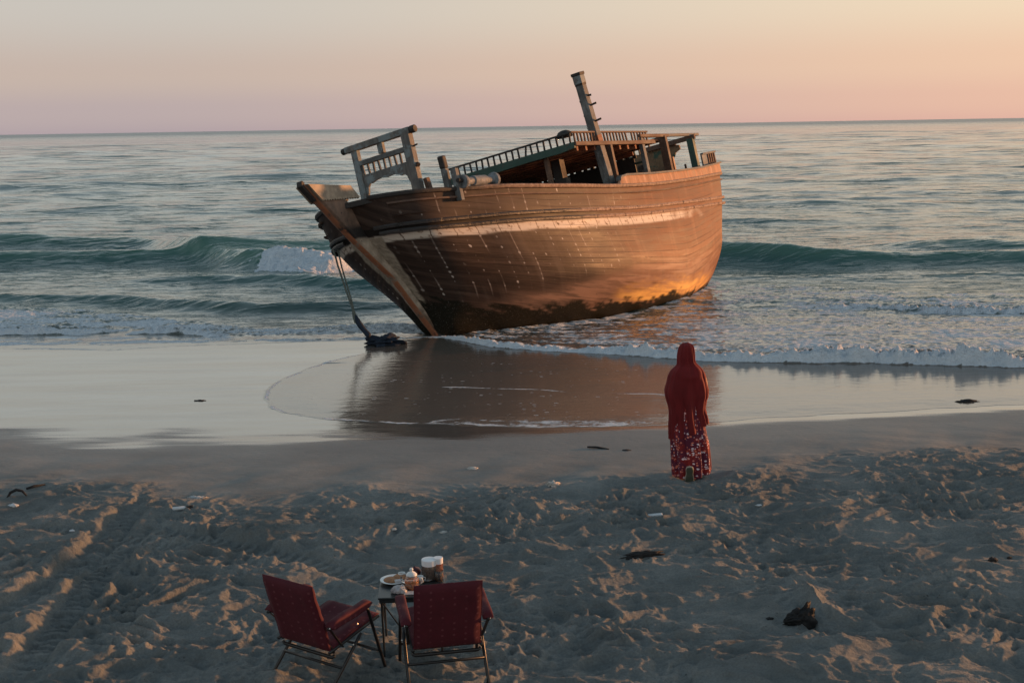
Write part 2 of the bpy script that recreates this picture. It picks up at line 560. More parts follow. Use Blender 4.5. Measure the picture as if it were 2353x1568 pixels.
damp = smooth(-4.2, .2, SY-wl+.6*n1)*(1-.8*srg)
sand_me = grid_mesh('sand', np.stack([SX, SY, SZ], -1), dict(wet=wet, damp=damp, rough=srg))

t = NT('sand')
v = t.coord('World')
wetA = t.attr('wet'); dampA = t.attr('damp')
big = t.noise(v, 1.3, 5, .6); fine = t.noise(v, 55, 3, .6); grit = t.noise(v, 240, 2, .5)
dry = t.ramp(big, [(.3, (.135, .147, .145)), (.55, (.215, .225, .217)), (.75, (.30, .30, .282))])
dry = t.mix(t.rng(fine, .35, .7, .35, 0), dry, (.085, .09, .088))
specks = t.math('MAXIMUM', t.rng(t.vor(v, 17, 'Distance'), .06, .12, 1, 0), t.rng(t.vor(v, 7, 'Distance'), .05, .09, 1, 0))
specks = t.math('MULTIPLY', specks, t.rng(t.noise(v, 2.1, 3), .5, .62))
dry = t.mix(t.math('MULTIPLY', specks, .8), dry, (.03, .03, .03))
dcol = t.mix(t.noise(t.coord('World', (.5, 1.6, 1)), 1.2, 4), (.225, .222, .21), (.15, .152, .148))
col = t.mix(t.math('MULTIPLY', dampA, .85), dry, dcol)
col = t.mix(wetA, col, (.095, .09, .082))
t.set(Base_Color=col)
rough = t.math('SUBTRACT', .92, t.math('MULTIPLY', dampA, .42))
streak = t.noise(t.coord('World', (.35, 2.2, 1)), 1.0, 3)
t.put(t.p.inputs['Roughness'], t.mix(wetA, rough, t.rng(streak, .35, .7, .05, .16)))
t.put(t.p.inputs['IOR'], t.math('ADD', 1.36, t.math('MULTIPLY', wetA, .42)))
hb = t.math('ADD', t.math('MULTIPLY', fine, .7), t.math('MULTIPLY', grit, .3))
bs = t.math('MULTIPLY', t.math('SUBTRACT', 1.0, wetA), t.rng(t.attr('rough'), 0, 1, .15, .75))
hb = t.math('ADD', hb, t.math('MULTIPLY', t.noise(v, 20, 6, .7), 1.8))
hb = t.math('ADD', hb, t.math('MULTIPLY', t.math('SUBTRACT', 1.0, t.rng(t.vor(t.coord('World', (6, 9, 6)), 1.0), .1, .5)), -.9))
nb = t.bump(hb, bs, .026)
rip = t.noise(t.coord('World', (1.6, 7, 1)), 1.6, 3, .5)
nb2 = t.bump(rip, t.math('MULTIPLY', wetA, .10), .02, nb)
nb2 = t.bump(t.noise(t.coord('World', (.22, 1.5, 1)), 1.0, 4, .6), t.math('MULTIPLY', wetA, .10), .12, nb2)
t.l(nb2, t.p.inputs['Normal'])
sand_o = link('sand', sand_me, t.m); tag(sand_o, kind='structure')


def ground(x, y):
    z, _ = sand_height(np.array([[float(x)]]), np.array([[float(y)]]))
    return float(z[0, 0])


# ------------------------------------------------------------------ sea
SHORE = [(-1500, 830), (-600, 812), (-200, 802), (0, 794), (150, 796), (260, 798), (400, 788), (560, 783), (700, 777), (830, 774), (900, 780), (925, 789), (860, 801), (760, 824), (700, 844), (655, 864), (630, 878), (612, 896), (609, 915), (622, 934), (650, 947), (690, 957), (760, 967), (900, 975), (1050, 982), (1200, 987), (1350, 988), (1480, 986), (1560, 981), (1700, 969), (1900, 956), (2100, 944), (2352, 931), (2700, 918), (3600, 890), (6000, 850)]
shore = np.array([at(u, v_, .03)[:2] for u, v_ in SHORE])


def shore_side(x, y):
    """distance to the edge of the water, positive out at sea"""
    jx = x + .035*perlin(x*2.5, y*2.5, 101) + .012*perlin(x*9, y*9, 102)
    jy = y + .07*perlin(x*1.4, y*2, 103) + .02*perlin(x*7, y*7, 104)
    best = np.full(x.shape, 1e9); inside = np.zeros(x.shape, bool)
    P = np.vstack([shore, [[400, 60], [400, 1e5], [-400, 1e5], [-400, 60]]])
    n = len(P)
    for i in range(n):
        a = P[i]; b = P[(i+1) % n]; d = b-a; L2 = d@d
        if i < len(shore)-1:
            tt = np.clip(((jx-a[0])*d[0]+(jy-a[1])*d[1])/L2, 0, 1)
            best = np.minimum(best, np.hypot(jx-a[0]-tt*d[0], jy-a[1]-tt*d[1]))
        if a[1] != b[1]:
            cr = ((a[1] > jy) != (b[1] > jy)) & (jx < (b[0]-a[0])*(jy-a[1])/(b[1]-a[1])+a[0])
            inside ^= cr
    return np.where(inside, best, -best)


def level(y):
    return np.interp(y, [0, 24, 27, 30.5, 1e6], [0.0, 0.0, -.05, -.24, -.24])


yrow = geo_rows((16.6, 30, 380, 'lin'), (30, 50, 330, 'lin'), (50, 90, 210, 'geo'), (90, 500, 420, 'geo'), (500, 40000, 60, 'geo'))
xs = np.concatenate([np.linspace(-5, -.56, 26)[:-1], np.linspace(-.56, .56, 860)[:-1], np.linspace(.56, 5, 26)])
WY, WS = np.meshgrid(yrow, xs, indexing='ij')
WX = WS*WY
sdist = np.full(WX.shape, 50.0)
nearm = WY < 34
k = int(nearm[:, 0].sum())
sdist[:k] = shore_side(WX[:k], WY[:k])
LV = level(WY)
floorz = sand_smooth(WX, WY)
foam = np.zeros_like(WX); turb = np.zeros_like(WX); chop_damp = np.ones_like(WX)
far = smooth(26, 36, WY)
# --- wind chop, travelling to the shore
H = np.zeros_like(WX)
rr = np.random.default_rng(5)
wob = perlin(WX*.05, WY*.07, 120)*3
for i in range(46):
    lam = .8*(26/.8)**rr.random()
    ang = rr.normal(0, .42)
    kx, ky = math.sin(ang)*2*math.pi/lam, math.cos(ang)*2*math.pi/lam
    amp = .0048*lam**.62
    ampf = smooth(lam*.5, lam*.22, WY*.0042)    # drop what the grid cannot carry far away
    envelope = .55+.9*np.clip(perlin(WX/(lam*4)+i*7.1, WY/(lam*3)+i*3.3, 130+i), -.5, 1)
    H += amp*envelope*ampf*np.sin(kx*WX+ky*WY+rr.random()*6.28+wob*2/lam)
for (lx_, ly_, A_, ff, sd_) in ((2.4, .75, .05, 48, 141), (4.8, 1.5, .12, 90, 143), (9.5, 3.0, .24, 190, 145), (22, 6.5, .42, 420, 147), (60, 17, .8, 1200, 149)):
    wy_ = WY + .5*ly_*perlin(WX/(lx_*1.3), WY/(ly_*3), sd_+1)
    wl_ = np.clip(perlin(WX/lx_, wy_/ly_, sd_)-.08, 0, 1)
    H += A_*wl_**1.15*smooth(ff*1.5, ff*.7, WY)*(smooth(46, 72, WY) if ly_ > 2.5 else .45+.55*smooth(44, 60, WY))
H *= far*(.5+.5*smooth(44, 62, WY))
fine_n = fbm(WX*1.1, WY*2.2, 140, 3)*.016*smooth(27, 33, WY)*smooth(120, 60, WY)
H += fine_n


def crest(pts, A, wf, wb, foamf=None, steep=1.0):
    """a swell: crest traced in the picture, A = [(u, height)...]"""
    global H, foam
    wp = [at(u, v_, -.24+np.interp(u, [a[0] for a in A], [a[1] for a in A])) for u, v_ in pts]
    px = np.array([p[0] for p in wp]); py = np.array([p[1] for p in wp])
    ax = np.interp([a[0] for a in A], [p[0] for p in pts], px)
    yc = pchip(px, py, np.clip(WX, px[0], px[-1])) + .25*perlin(WX*.35, WX*0, 150) + .06*perlin(WX*1.7, WY*.3, 151)
    h = np.interp(WX, ax, [a[1] for a in A])
    d = WY-yc
    prof = np.where(d < 0, np.exp(-np.abs(d/wf)**1.7), np.exp(-np.abs(d/wb)**1.3))
    H += h*prof
    return d, h, prof


# the green breaker left of the boat, with its white curl
dA, hA, pA = crest([(-900, 535), (-300, 538), (0, 541), (150, 546), (300, 550), (450, 570), (560, 573), (640, 573), (760, 577), (900, 582), (1200, 590)], [(-900, .3), (-300, .45), (0, .52), (200, .42), (330, .34), (450, .50), (560, .70), (640, .78), (770, .74), (860, .4), (1100, .1)], .85, 3.4)
x0, x1 = at(627, 575, .3)[0], at(772, 575, .3)[0]
xx = WX + .25*perlin(WX*2, WY*2, 160)
brk = smooth(x0-.12, x0+.15, xx)*smooth(x1+2.2, x1-.2, xx)*smooth(-1.9, -1.0, dA+.3*perlin(WX*1.7, WY*1.7, 164))*smooth(.55, .1, dA)
foam = np.maximum(foam, brk*(1.05+.25*perlin(WX*2.2, WY*2.2, 165)))
trail = smooth(x0-.2, x0+1.0, xx)*smooth(x1+6, x1, xx)*smooth(3.2, .4, dA)*smooth(-.2, .3, dA)
foam = np.maximum(foam, trail*(.40+.3*perlin(WX*.9, WY*1.4, 166)))
face = smooth(x0-2.2, x0, xx)*smooth(x0+.4, x0-.1, xx)*smooth(-2.4, -1.2, dA)*smooth(.15, -.1, dA)
foam = np.maximum(foam, face*(.20+.22*perlin(WX*3.5-WY*2, WY*.9, 167)))
H += brk*(-.10 + .10*smooth(x1+.6, x0+.9, WX)*smooth(x0-.1, x0+.6, WX) - .12*smooth(x0+1.2, x1+.3, WX) + .13*fbm(WX*1.1, WY*1.6, 161, 4)+.09*np.abs(perlin(WX*3, WY*3, 162))+.05*perlin(WX*7, WY*7, 163)+.03*perlin(WX*15, WY*15, 168))
# the long green swell right of the boat
dB, hB, pB = crest([(1400, 556), (1600, 556), (1700, 557), (1800, 561), (1900, 571), (2050, 581), (2200, 579), (2352, 577), (2700, 574), (3600, 570)], [(1400, .5), (1600, .68), (1800, .70), (1950, .54), (2100, .42), (2250, .46), (2500, .55), (3600, .4)], .8, 3.2)
crest([(1950, 575), (2100, 563), (2200, 561), (2352, 563), (2800, 560)], [(1950, .02), (2100, .25), (2250, .3), (2500, .25), (2800, .1)], .8, 2.5)
# lesser swells on the left
crest([(100, 655), (330, 642), (450, 633), (560, 637), (700, 633), (850, 641), (1000, 645)], [(100, .02), (330, .16), (450, .24), (560, .2), (700, .32), (850, .3), (1000, .1)], .55, 1.8)
dD, hD, pD = crest([(-900, 668), (-300, 668), (0, 673), (200, 674), (420, 683), (600, 694), (800, 689), (900, 692), (1000, 700)], [(-900, .2), (0, .2), (420, .26), (600, .27), (800, .27), (900, .2), (1000, .05)], .45, 1.6)
crest([(-600, 487), (0, 485), (300, 482), (480, 478)], [(-600, .1), (0, .12), (300, .15), (480, .02)], .8, 2.5)
crest([(380, 415), (500, 407), (700, 402), (900, 407)], [(380, .02), (500, .35), (700, .42), (900, .05)], 1.6, 5)
crest([(1600, 402), (1750, 400), (1950, 404), (2100, 408)], [(1600, .3), (1750, .3), (1950, .2), (2100, .02)], 1.6, 5)
crest([(-200, 437), (150, 432), (400, 436)], [(-200, .1), (150, .2), (400, .03)], 1.2, 4)
crest([(1900, 447), (2150, 443), (2500, 449)], [(1900, .03), (2150, .2), (2500, .1)], 1.2, 4)

# --- broken water, as bands between traced lines
def band(top, bot, z=-.05, soft_t=.8, soft_b=.15):
    tx, ty = trace(top, z); bx, by = trace(bot, z)
    a = np.interp(WX, tx, ty, left=-1e3, right=-1e3); b = np.interp(WX, bx, by)
    w1 = .25*perlin(WX*.8, WX*0, 170)+.12*perlin(WX*2.6, WY*2.6, 171)
    return smooth(0, soft_t, a-WY+w1)*smooth(-soft_b*.3, soft_b, WY-b+w1*.5)


fo = fbm(WX*.55, WY*1.3, 175, 4)
lump = np.abs(fbm(WX*2.4, WY*3.4, 176, 4)); lump2 = fbm(WX*6, WY*8, 177, 3)
L1 = band([(-1500, 700), (-300, 692), (0, 690), (120, 690), (230, 698), (350, 708), (480, 722), (600, 738), (700, 742), (800, 726), (900, 718), (1000, 735)], [(-1500, 775), (-300, 765), (0, 756), (130, 757), (240, 752), (300, 748), (420, 760), (520, 772), (640, 774), (800, 768), (930, 768), (1000, 772)], -.1, 1.0, .3)
foam = np.maximum(foam, L1*(.50+.30*fo))
H += L1*(.05*lump+.02*lump2)
L2 = band([(-1500, 770), (0, 757), (260, 752), (420, 760), (640, 772)], [(-1500, 835), (-600, 815), (-200, 806), (0, 792), (250, 796), (400, 787), (640, 778)], -.02, .4, .1)
foam = np.maximum(foam, L2*(.33+.25*fo))


def bore(pts, A, back=.8, fr=1.0, z=.05):
    """the tumbling white front of a spent wave; pts = its foot"""
    global H, foam
    px, py = trace(pts, z)
    ax = np.interp([a[0] for a in A], *(lambda w: (np.array([p[0] for p in pts], float), np.array([at(p[0], p[1], z)[0] for p in pts])))(0))
    h = np.interp(WX, ax, [a[1] for a in A])*np.clip(.85+.55*perlin(WX*.55, WX*0+9, 187)+.3*perlin(WX*1.9, WX*0+4, 188), .35, 1.4)
    yc = pchip(px, py, np.clip(WX, px[0], px[-1])) + .13*perlin(WX*.5, WX*0+6, 189) + .09*perlin(WX*1.1, WX*0+3, 180)+.06*perlin(WX*3.1, WX*0, 181)
    d = WY-yc+.05*perlin(WX*5, WY*5, 182)
    on = smooth(.0, .03, h)
    up = smooth(-.02, .16, d)
    H += h*up*np.exp(-np.maximum(d, 0)/back)*(1+.5*lump2+.35*perlin(WX*1.7, WY*2, 183)+.25*perlin(WX*4.3, WY*4, 186)) + on*up*np.exp(-np.maximum(d, 0)/.35)*.03*lump2
    fm = on*smooth(-.03, .04, d)*np.exp(-np.maximum(d-.25, 0)/.28)
    foam = np.maximum(foam, fm*(fr-.12+.30*perlin(WX*1.7, WY*1.5, 184)+.22*perlin(WX*4.5, WY*4, 185)+.10*np.clip(h/.3, 0, 1)))
    return d, h


bore([(-900, 770), (-300, 765), (0, 756), (90, 757), (170, 758), (240, 752), (300, 744)], [(-900, .2), (0, .2), (170, .18), (280, .05), (300, 0)], .8, .9, -.02)
bore([(280, 760), (320, 757), (400, 757), (470, 764), (560, 772)], [(280, 0), (330, .17), (430, .17), (500, .08), (560, 0)], .5, .85, -.02)
dR, hR = bore([(1010, 768), (1060, 776), (1120, 788), (1190, 796), (1250, 801), (1400, 808), (1550, 820), (1700, 827), (1850, 829), (2000, 832), (2100, 834), (2200, 835), (2352, 841), (2700, 846), (3400, 850)], [(1010, 0.02), (1060, .10), (1150, .15), (1300, .14), (1500, .19), (1700, .23), (1900, .31), (2050, .36), (2200, .33), (2352, .31), (3400, .25)], .7, 1.05)
bore([(1850, 704), (1950, 700), (2050, 703), (2150, 710), (2250, 714), (2352, 716), (2700, 722)], [(1850, 0), (1950, .07), (2050, .14), (2150, .2), (2352, .2), (2700, .1)], .8, .8, -.15)
# the wash behind the bore and round the stern
W1 = band([(1060, 735), (1300, 715), (1500, 700), (1600, 655), (1700, 632), (1900, 640), (2100, 655), (2400, 660), (3400, 650)], [(1060, 770), (1120, 786), (1250, 799), (1550, 818), (1850, 828), (2200, 834), (2352, 840), (3400, 850)], -.1, 1.5, .1)
foam = np.maximum(foam, W1*(.44+.26*fo-.10*smooth(24, 33, WY)))
H += W1*(.022*lump+.012*lump2)
hp_ = np.array([at(u, v_, z_)[:2] for u, v_, z_ in ((1000, 774, 0), (1040, 766, -.02), (1170, 751, -.06), (1300, 738, -.1), (1400, 725, -.16), (1500, 708, -.22), (1570, 693, -.24), (1610, 673, -.24), (1632, 650, -.24))])
hd = np.full(WX.shape, 9.0); kk = WY < 40
hd[kk] = poly_dist(WX[kk], WY[kk], hp_)[0]
foam = np.maximum(foam, np.exp(-(hd/.42)**2)*(.55+.35*perlin(WX*1.6, WY*1.6, 195)+.2*perlin(WX*4.5, WY*4.5, 196))*smooth(at(1020, 770)[0], at(1110, 760)[0], WX))
H += .05*np.exp(-(hd/.35)**2)*(.5+perlin(WX*2.5, WY*2.5, 197))*(WX > -1)
# the thin sheet in front of it
rest = smooth(0, 1.2, sdist)
edge = np.exp(-((sdist-.03)/.04)**2)*smooth(-.02, .0, sdist)
lobe_x = smooth(at(1700, 960)[0], at(1450, 980)[0], WX)*smooth(-9, -5.5, WX)
foam = np.maximum(foam, edge*(.55+.5*perlin(WX*1.9, WY*1.9, 190))*lobe_x*(WY < 25.5))
foam = np.maximum(foam, np.exp(-((sdist-.05)/.06)**2)*(.5+.4*fo)*(WY >= 24)*(WX < -3))
sx0 = at(760, 880)[0]; lobes = smooth(-5.8, -3.0, WX)*smooth(4.5, 1.5, WX)
specks = lobes*smooth(0.15, .5, sdist)*smooth(26, 22.5, WY)*(.215+.10*fo)*(1-.5*smooth(.5, -1.5, WX)*smooth(19.5, 18.5, WY))
lx, ly = trace([(1020, 890), (1120, 892), (1250, 897), (1330, 904), (1500, 908), (1640, 916)], .02)
ln = np.exp(-((WY-np.interp(WX, lx, ly)-.05*perlin(WX*1.5, WX*0, 193))/.03)**2)*smooth(lx[0]-.2, lx[0], WX)*smooth(lx[-1]+.2, lx[-1], WX)
foam = np.maximum(foam, ln*(.6+.5*perlin(WX*1.4, WY, 194)))
rx, ry = trace([(1050, 982), (1200, 986), (1350, 987), (1500, 985)], .03)
foam = np.maximum(foam, smooth(-.02, .02, WY-np.interp(WX, rx, ry))*smooth(.75, .1, WY-np.interp(WX, rx, ry))*smooth(rx[0]-1.2, rx[0]+.5, WX)*smooth(rx[-1]+.3, rx[-1]-.3, WX)*.42)

surf = np.maximum(LV + H, floorz + .003 + .014*smooth(0, .7, sdist) + H*smooth(22.5, 25, WY)*.8*smooth(0, .5, sdist))
surf = np.where(WY < 30, surf, LV+H)
near_bore = smooth(-.6, 0, dR)*(WX > at(1000, 770)[0]-.2)
thin = floorz + .003 + .013*smooth(0, .7, sdist)
surf = np.where(WY < 24, np.maximum(thin+np.where(WX > -2.2, H*smooth(-.15, .05, dR), 0), 0*surf+thin), surf)
surf = np.where(sdist < 0, floorz + .003 - .10*smooth(0, -.35, sdist), surf)
deep = smooth(24.5, 36, WY)
deep = np.clip(deep + .5*smooth(.25, .8, H), 0, 1)
qk = (sdist > -.45)
keep = qk[:-1, :-1] | qk[1:, :-1] | qk[:-1, 1:] | qk[1:, 1:]
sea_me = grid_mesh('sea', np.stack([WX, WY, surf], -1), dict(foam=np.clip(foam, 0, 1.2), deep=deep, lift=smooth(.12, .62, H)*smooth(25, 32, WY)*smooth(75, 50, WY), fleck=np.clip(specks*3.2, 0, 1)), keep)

t = NT('sea_water')
v = t.coord('World')
fA = t.attr('foam'); dA_ = t.attr('deep')
l1 = t.noise(t.coord('World', (1, 2.2, 1)), 1.5, 7, .62, .6)
vv = t.vor(t.coord('World', (1, 2.0, 1)), 3.2, 'Distance', 'SMOOTH_F1')
l2 = t.noise(t.coord('World', (1, 1.6, 1)), 11.0, 6, .7)
lace = t.math('ADD', t.math('ADD', t.math('MULTIPLY', l1, .75), t.math('MULTIPLY', l2, .42)), t.math('MULTIPLY', vv, .12))   # about .3 .. .95
lace = t.rng(lace, .33, .88, 0, 1, False)
th = t.math('SUBTRACT', 1.0, fA)
mask = t.rng(lace, t.math('SUBTRACT', th, .13), t.math('ADD', th, .13))
mask = t.math('MULTIPLY', mask, t.rng(fA, .02, .12))
fv = t.n('ShaderNodeTexVoronoi', feature='F1'); t.l(t.coord('World', (5.5, 15, 1)), fv.inputs['Vector']); fv.inputs['Scale'].default_value = 1.0
fq = t.sep(fv.outputs['Color'])
fl_ = t.math('MULTIPLY', t.rng(t.math('SUBTRACT', t.math('MULTIPLY', t.rng(fq[0], .25, 1, 0, .32, False), t.attr('fleck')), fv.outputs['Distance']), -.03, .05), t.rng(t.noise(t.coord('World', (.9, 1.8, 1)), 1.3, 3), .44, .56))
mask = t.math('MAXIMUM', mask, t.math('MULTIPLY', fl_, .75))
body = t.mix(dA_, (.125, .105, .088), (.036, .095, .085))
body = t.mix(t.math('MULTIPLY', t.rng(fA, .2, .7), .5), body, (.09, .115, .12))
fcol = t.mix(t.noise(v, 6, 4), (.50, .56, .62), (.80, .84, .88))
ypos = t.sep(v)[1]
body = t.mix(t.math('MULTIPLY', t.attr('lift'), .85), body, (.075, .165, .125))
t.set(Base_Color=t.mix(mask, body, fcol), IOR=1.42)
body = t.mix(t.rng(ypos, 60, 400), body, (.08, .115, .125))  # far water tinted slate, standing in for high sky mirrored by waves
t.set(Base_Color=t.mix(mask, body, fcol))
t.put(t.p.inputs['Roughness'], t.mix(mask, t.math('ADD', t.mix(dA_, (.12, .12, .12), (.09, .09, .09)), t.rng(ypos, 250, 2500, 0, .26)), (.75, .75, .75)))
w1 = t.noise(t.coord('World', (.55, 1.5, 1)), .55, 5, .6, .3)
w2 = t.noise(t.coord('World', (1.0, 2.2, 1)), 2.6, 4, .6, .2)
w3 = t.noise(t.coord('World', (.12, .4, 1)), .35, 5, .6)
def streaks(sx_, sy_, thr):
    nz = t.noise(t.coord('World', (sx_, sy_, 1)), 1.0, 3, .55, .25)
    return t.math('POWER', t.rng(nz, thr, thr+.30, 0, 1, False), 1.3)


b = None
sA = t.math('MULTIPLY', streaks(.75, 2.6, .50), t.rng(ypos, 40, 75, 1, 0))
sB = t.math('MULTIPLY', streaks(.26, .95, .50), t.math('MULTIPLY', t.rng(ypos, 35, 55), t.rng(ypos, 110, 180, 1, 0)))
sC = t.math('MULTIPLY', streaks(.085, .34, .50), t.math('MULTIPLY', t.rng(ypos, 90, 140), t.rng(ypos, 350, 600, 1, 0)))
sD = t.math('MULTIPLY', streaks(.03, .11, .50), t.rng(ypos, 250, 450))
b = t.bump(sA, t.math('MULTIPLY', dA_, .8), .10)
b = t.bump(sB, .8, .28, b)
b = t.bump(sC, .8, .75, b)
b = t.bump(sD, .8, 2.2, b)
b = t.bump(w3, t.math('MULTIPLY', dA_, .12), 1.2, b)
b = t.bump(w1, t.math('MULTIPLY', dA_, .18), .35, b)
b = t.bump(w2, t.math('ADD', .12, t.math('MULTIPLY', dA_, .18)), .05, b)
b = t.bump(t.math('ADD', lace, t.noise(v, 24, 3)), t.math('MULTIPLY', mask, .9), .06, b)
t.l(b, t.p.inputs['Normal'])
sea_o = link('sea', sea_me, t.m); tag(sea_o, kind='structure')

# ------------------------------------------------------------------ the stranded dhow
th, ph, tr_ = R(57.7), R(14.0), R(0.6)
_h0 = np.array([-math.cos(th), -math.sin(th), 0]); _p0 = np.array([math.sin(th), -math.cos(th), 0]); _z0 = np.array([0, 0, 1.0])
SH = _h0*math.cos(tr_)+_z0*math.sin(tr_)
_n = np.cross(SH, _p0); _n /= np.linalg.norm(_n)
SP = _p0*math.cos(ph)+_n*math.sin(ph)
SU = _n*math.cos(ph)-_p0*math.sin(ph)
SO = at(1000, 772, -.05)
SM = np.stack([SH, SP, SU], 1)
boat_m = Matrix(((SH[0], SP[0], SU[0], SO[0]), (SH[1], SP[1], SU[1], SO[1]), (SH[2], SP[2], SU[2], SO[2]), (0, 0, 0, 1)))


def ship_world(l): return SO + np.asarray(l) @ SM.T


boat = empty('wooden_dhow', mat=boat_m)
tag(boat, 'large weathered wooden dhow heeled over on the water\'s edge with a broken deckhouse', 'boat')

# hull lines, local frame: x forward, y to port, z up
GL = [(2.15, .04, 3.17), (2.0, .75, 3.12), (1.45, 1.36, 3.06), (.2, 1.75, 2.98), (-1, 2.03, 2.92), (-2.4, 2.24, 2.82), (-3.9, 2.33, 2.74), (-5.4, 2.35, 2.67), (-7.8, 2.33, 2.63), (-10.2, 2.24, 2.68), (-13.3, 2.03, 2.82)]
WL = [(1.88, .04, 2.56), (1.74, .74, 2.52), (1.18, 1.36, 2.45), (0, 1.74, 2.39), (-1, 2.02, 2.34), (-3, 2.30, 2.23), (-4.5, 2.37, 2.16), (-7.8, 2.37, 2.08), (-10.5, 2.27, 2.09), (-13.05, 2.05, 2.13)]
SL = [(.55, .04, .90), (.35, .55, .90), (-.4, 1.16, .88), (-2, 1.86, .86), (-4, 2.30, .84), (-6.5, 2.46, .82), (-9, 2.40, .84), (-11, 2.27, .88), (-12.4, 2.06, .95)]
BL = [(.03, .04, .05), (-.15, .28, .0), (-1, .60, -.08), (-1.9, .92, -.16), (-3.6, 1.32, -.33), (-5.5, 1.64, -.45), (-7.4, 1.86, -.55), (-8.9, 1.96, -.60), (-10.5, 1.78, -.52), (-12.0, 1.45, -.38)]
KL = [(-.15, .03, -.12), (-1, .06, -.30), (-3.6, .08, -.70), (-7, .10, -1.05), (-11.8, .08, -1.1)]
NS, NV = 420, 96
sg = np.linspace(0, 1, NS)**1.25


def curve(K):
    K = np.array(K); c = np.r_[0, np.cumsum(np.linalg.norm(np.diff(K, axis=0), axis=1))]; c /= c[-1]
    return np.stack([pchip(c, K[:, i], sg) for i in range(3)], -1)


CK, CB, CS, CW, CG = (curve(k_) for k_ in (KL, BL, SL, WL, GL))
LN = np.stack([CK, CB, CS, CW, CG], 1)                    # NS,5,3
HU = np.zeros((NS, NV, 3)); VV = np.zeros((NS, NV))
for i in range(NS):
    c = np.r_[0, np.cumsum(np.linalg.norm(np.diff(LN[i], axis=0), axis=1))]
    q = np.linspace(0, c[-1], NV)
    for a in range(3): HU[i, :, a] = pchip(c, LN[i, :, a], q)
    VV[i] = q
LEN = np.r_[0, np.cumsum(np.linalg.norm(np.diff(CW, axis=0), axis=1))]
# sprung planks: slight steps and dents in the skin
nrm = np.cross(np.gradient(HU, axis=0), np.gradient(HU, axis=1)); nrm /= np.linalg.norm(nrm, axis=2, keepdims=True)
if nrm[NS//2, NV//2, 1] < 0: nrm = -nrm
UU = np.repeat(LEN[:, None], NV, 1)
dent = .009*perlin(UU*.7, VV*1.6, 301)
HUd = HU + nrm*dent[..., None]*smooth(0, .6, UU)[..., None]
wale_w = np.interp(CW[:, 0], [-6, 0, 2], [.235, .21, .17])
DW = HUd[:, :, 2] - CW[:, None, 2]
stripe = smooth(-10.6, -8.6, HU[..., 0]+1.2*perlin(UU*1.5, VV*4, 312))*smooth(.012, -.012, DW+wale_w[:, None]) * smooth(-.012, .012, DW+wale_w[:, None]*1.93)
W3 = ship_world(HUd.reshape(-1, 3)).reshape(NS, NV, 3)
ab = np.interp(HU[:, :, 0], [-12, -9, -7, -4, -1, .5], [.14, .22, .30, .46, .62, .9])
algae = smooth(.06, -.07, W3[..., 2]-level(W3[..., 1])-ab-.13*perlin(UU*.7, VV*3, 303)-.16*fbm(UU*1.6, VV*9, 304, 4))
pale = smooth(.62, .36, HU[..., 2]+.1*perlin(UU*.9, VV*2, 305)-.12*smooth(-3, -9, HU[..., 0]))*smooth(.2, -2.5, HU[..., 0])
bow_dark = smooth(-7.8, -3.0, HU[..., 0]+.8*perlin(UU*.8, VV*1.4, 306))

t = NT('hull_planks')
uv = t.n('ShaderNodeTexCoord').outputs['UV']
mp = t.n('ShaderNodeMapping'); t.l(uv, mp.inputs[0]); mp.inputs['Scale'].default_value = (.55, 6.0, 1); st = mp.outputs[0]
mp2 = t.n('ShaderNodeMapping'); t.l(uv, mp2.inputs[0]); mp2.inputs['Scale'].default_value = (5.0, .8, 1); sv = mp2.outputs[0]
us = t.sep(uv)
plank = t.math('DIVIDE', us[1], .16)
pid = t.math('FLOOR', plank); pf = t.math('SUBTRACT', plank, pid)
butt = t.math('ADD', t.math('DIVIDE', us[0], 2.7), t.math('MULTIPLY', pid, .377))
cmb = t.n('ShaderNodeCombineXYZ'); t.l(pid, cmb.inputs[0]); t.l(t.math('FLOOR', butt), cmb.inputs[1])
wnz = t.n('ShaderNodeTexWhiteNoise', noise_dimensions='2D'); t.l(cmb.outputs[0], wnz.inputs[0])
n_big = t.noise(st, 1.6, 6, .62); n_v = t.noise(sv, .55, 2, .5); n_g = t.noise(st, 1.1, 5, .6, .4)
wpl = t.n('ShaderNodeTexWhiteNoise', noise_dimensions='1D'); t.l(pid, wpl.inputs['W']); n_m = t.noise(uv, 7, 6, .65)
warm = t.ramp(n_g, [(.28, (.066, .018, .007)), (.5, (.135, .041, .017)), (.72, (.235, .086, .040))])
grey = t.ramp(n_g, [(.28, (.016, .013, .011)), (.5, (.040, .031, .026)), (.75, (.095, .073, .060))])
base = warm
base = t.mix(t.rng(wpl.outputs[0], .3, 1, 0, .36, False), base, (.06, .022, .011))
base = t.mix(t.rng(wpl.outputs[0], .3, 0, 0, .35, False), base, (.27, .12, .065))
base = t.mix(t.rng(n_v, .52, .75, 0, .38), base, (.27, .115, .06))
base = t.mix(t.rng(n_v, .46, .28, 0, .4), base, (.06, .024, .013))
base = t.mix(t.rng(t.noise(st, 2.2, 6, .7), .56, .72, 0, .5), base, (.04, .02, .012))
gtone = t.mix(t.math('MULTIPLY', t.rng(wpl.outputs[0], 0, 1, 0, .5, False), 1.0), grey, (.018, .014, .012))
gtone = t.mix(t.rng(n_v, .52, .72, 0, .35), gtone, (.10, .082, .07))
base = t.mix(t.math('MULTIPLY', t.attr('bowdark'), .88), base, gtone)  # bow planks darkened in colour to deepen the shade at the bow
base = t.mix(t.math('MULTIPLY', t.attr('pale'), t.rng(n_g, .35, .62, .80, .2)), base, t.mix(n_g, (.30, .16, .105), (.44, .28, .205)))
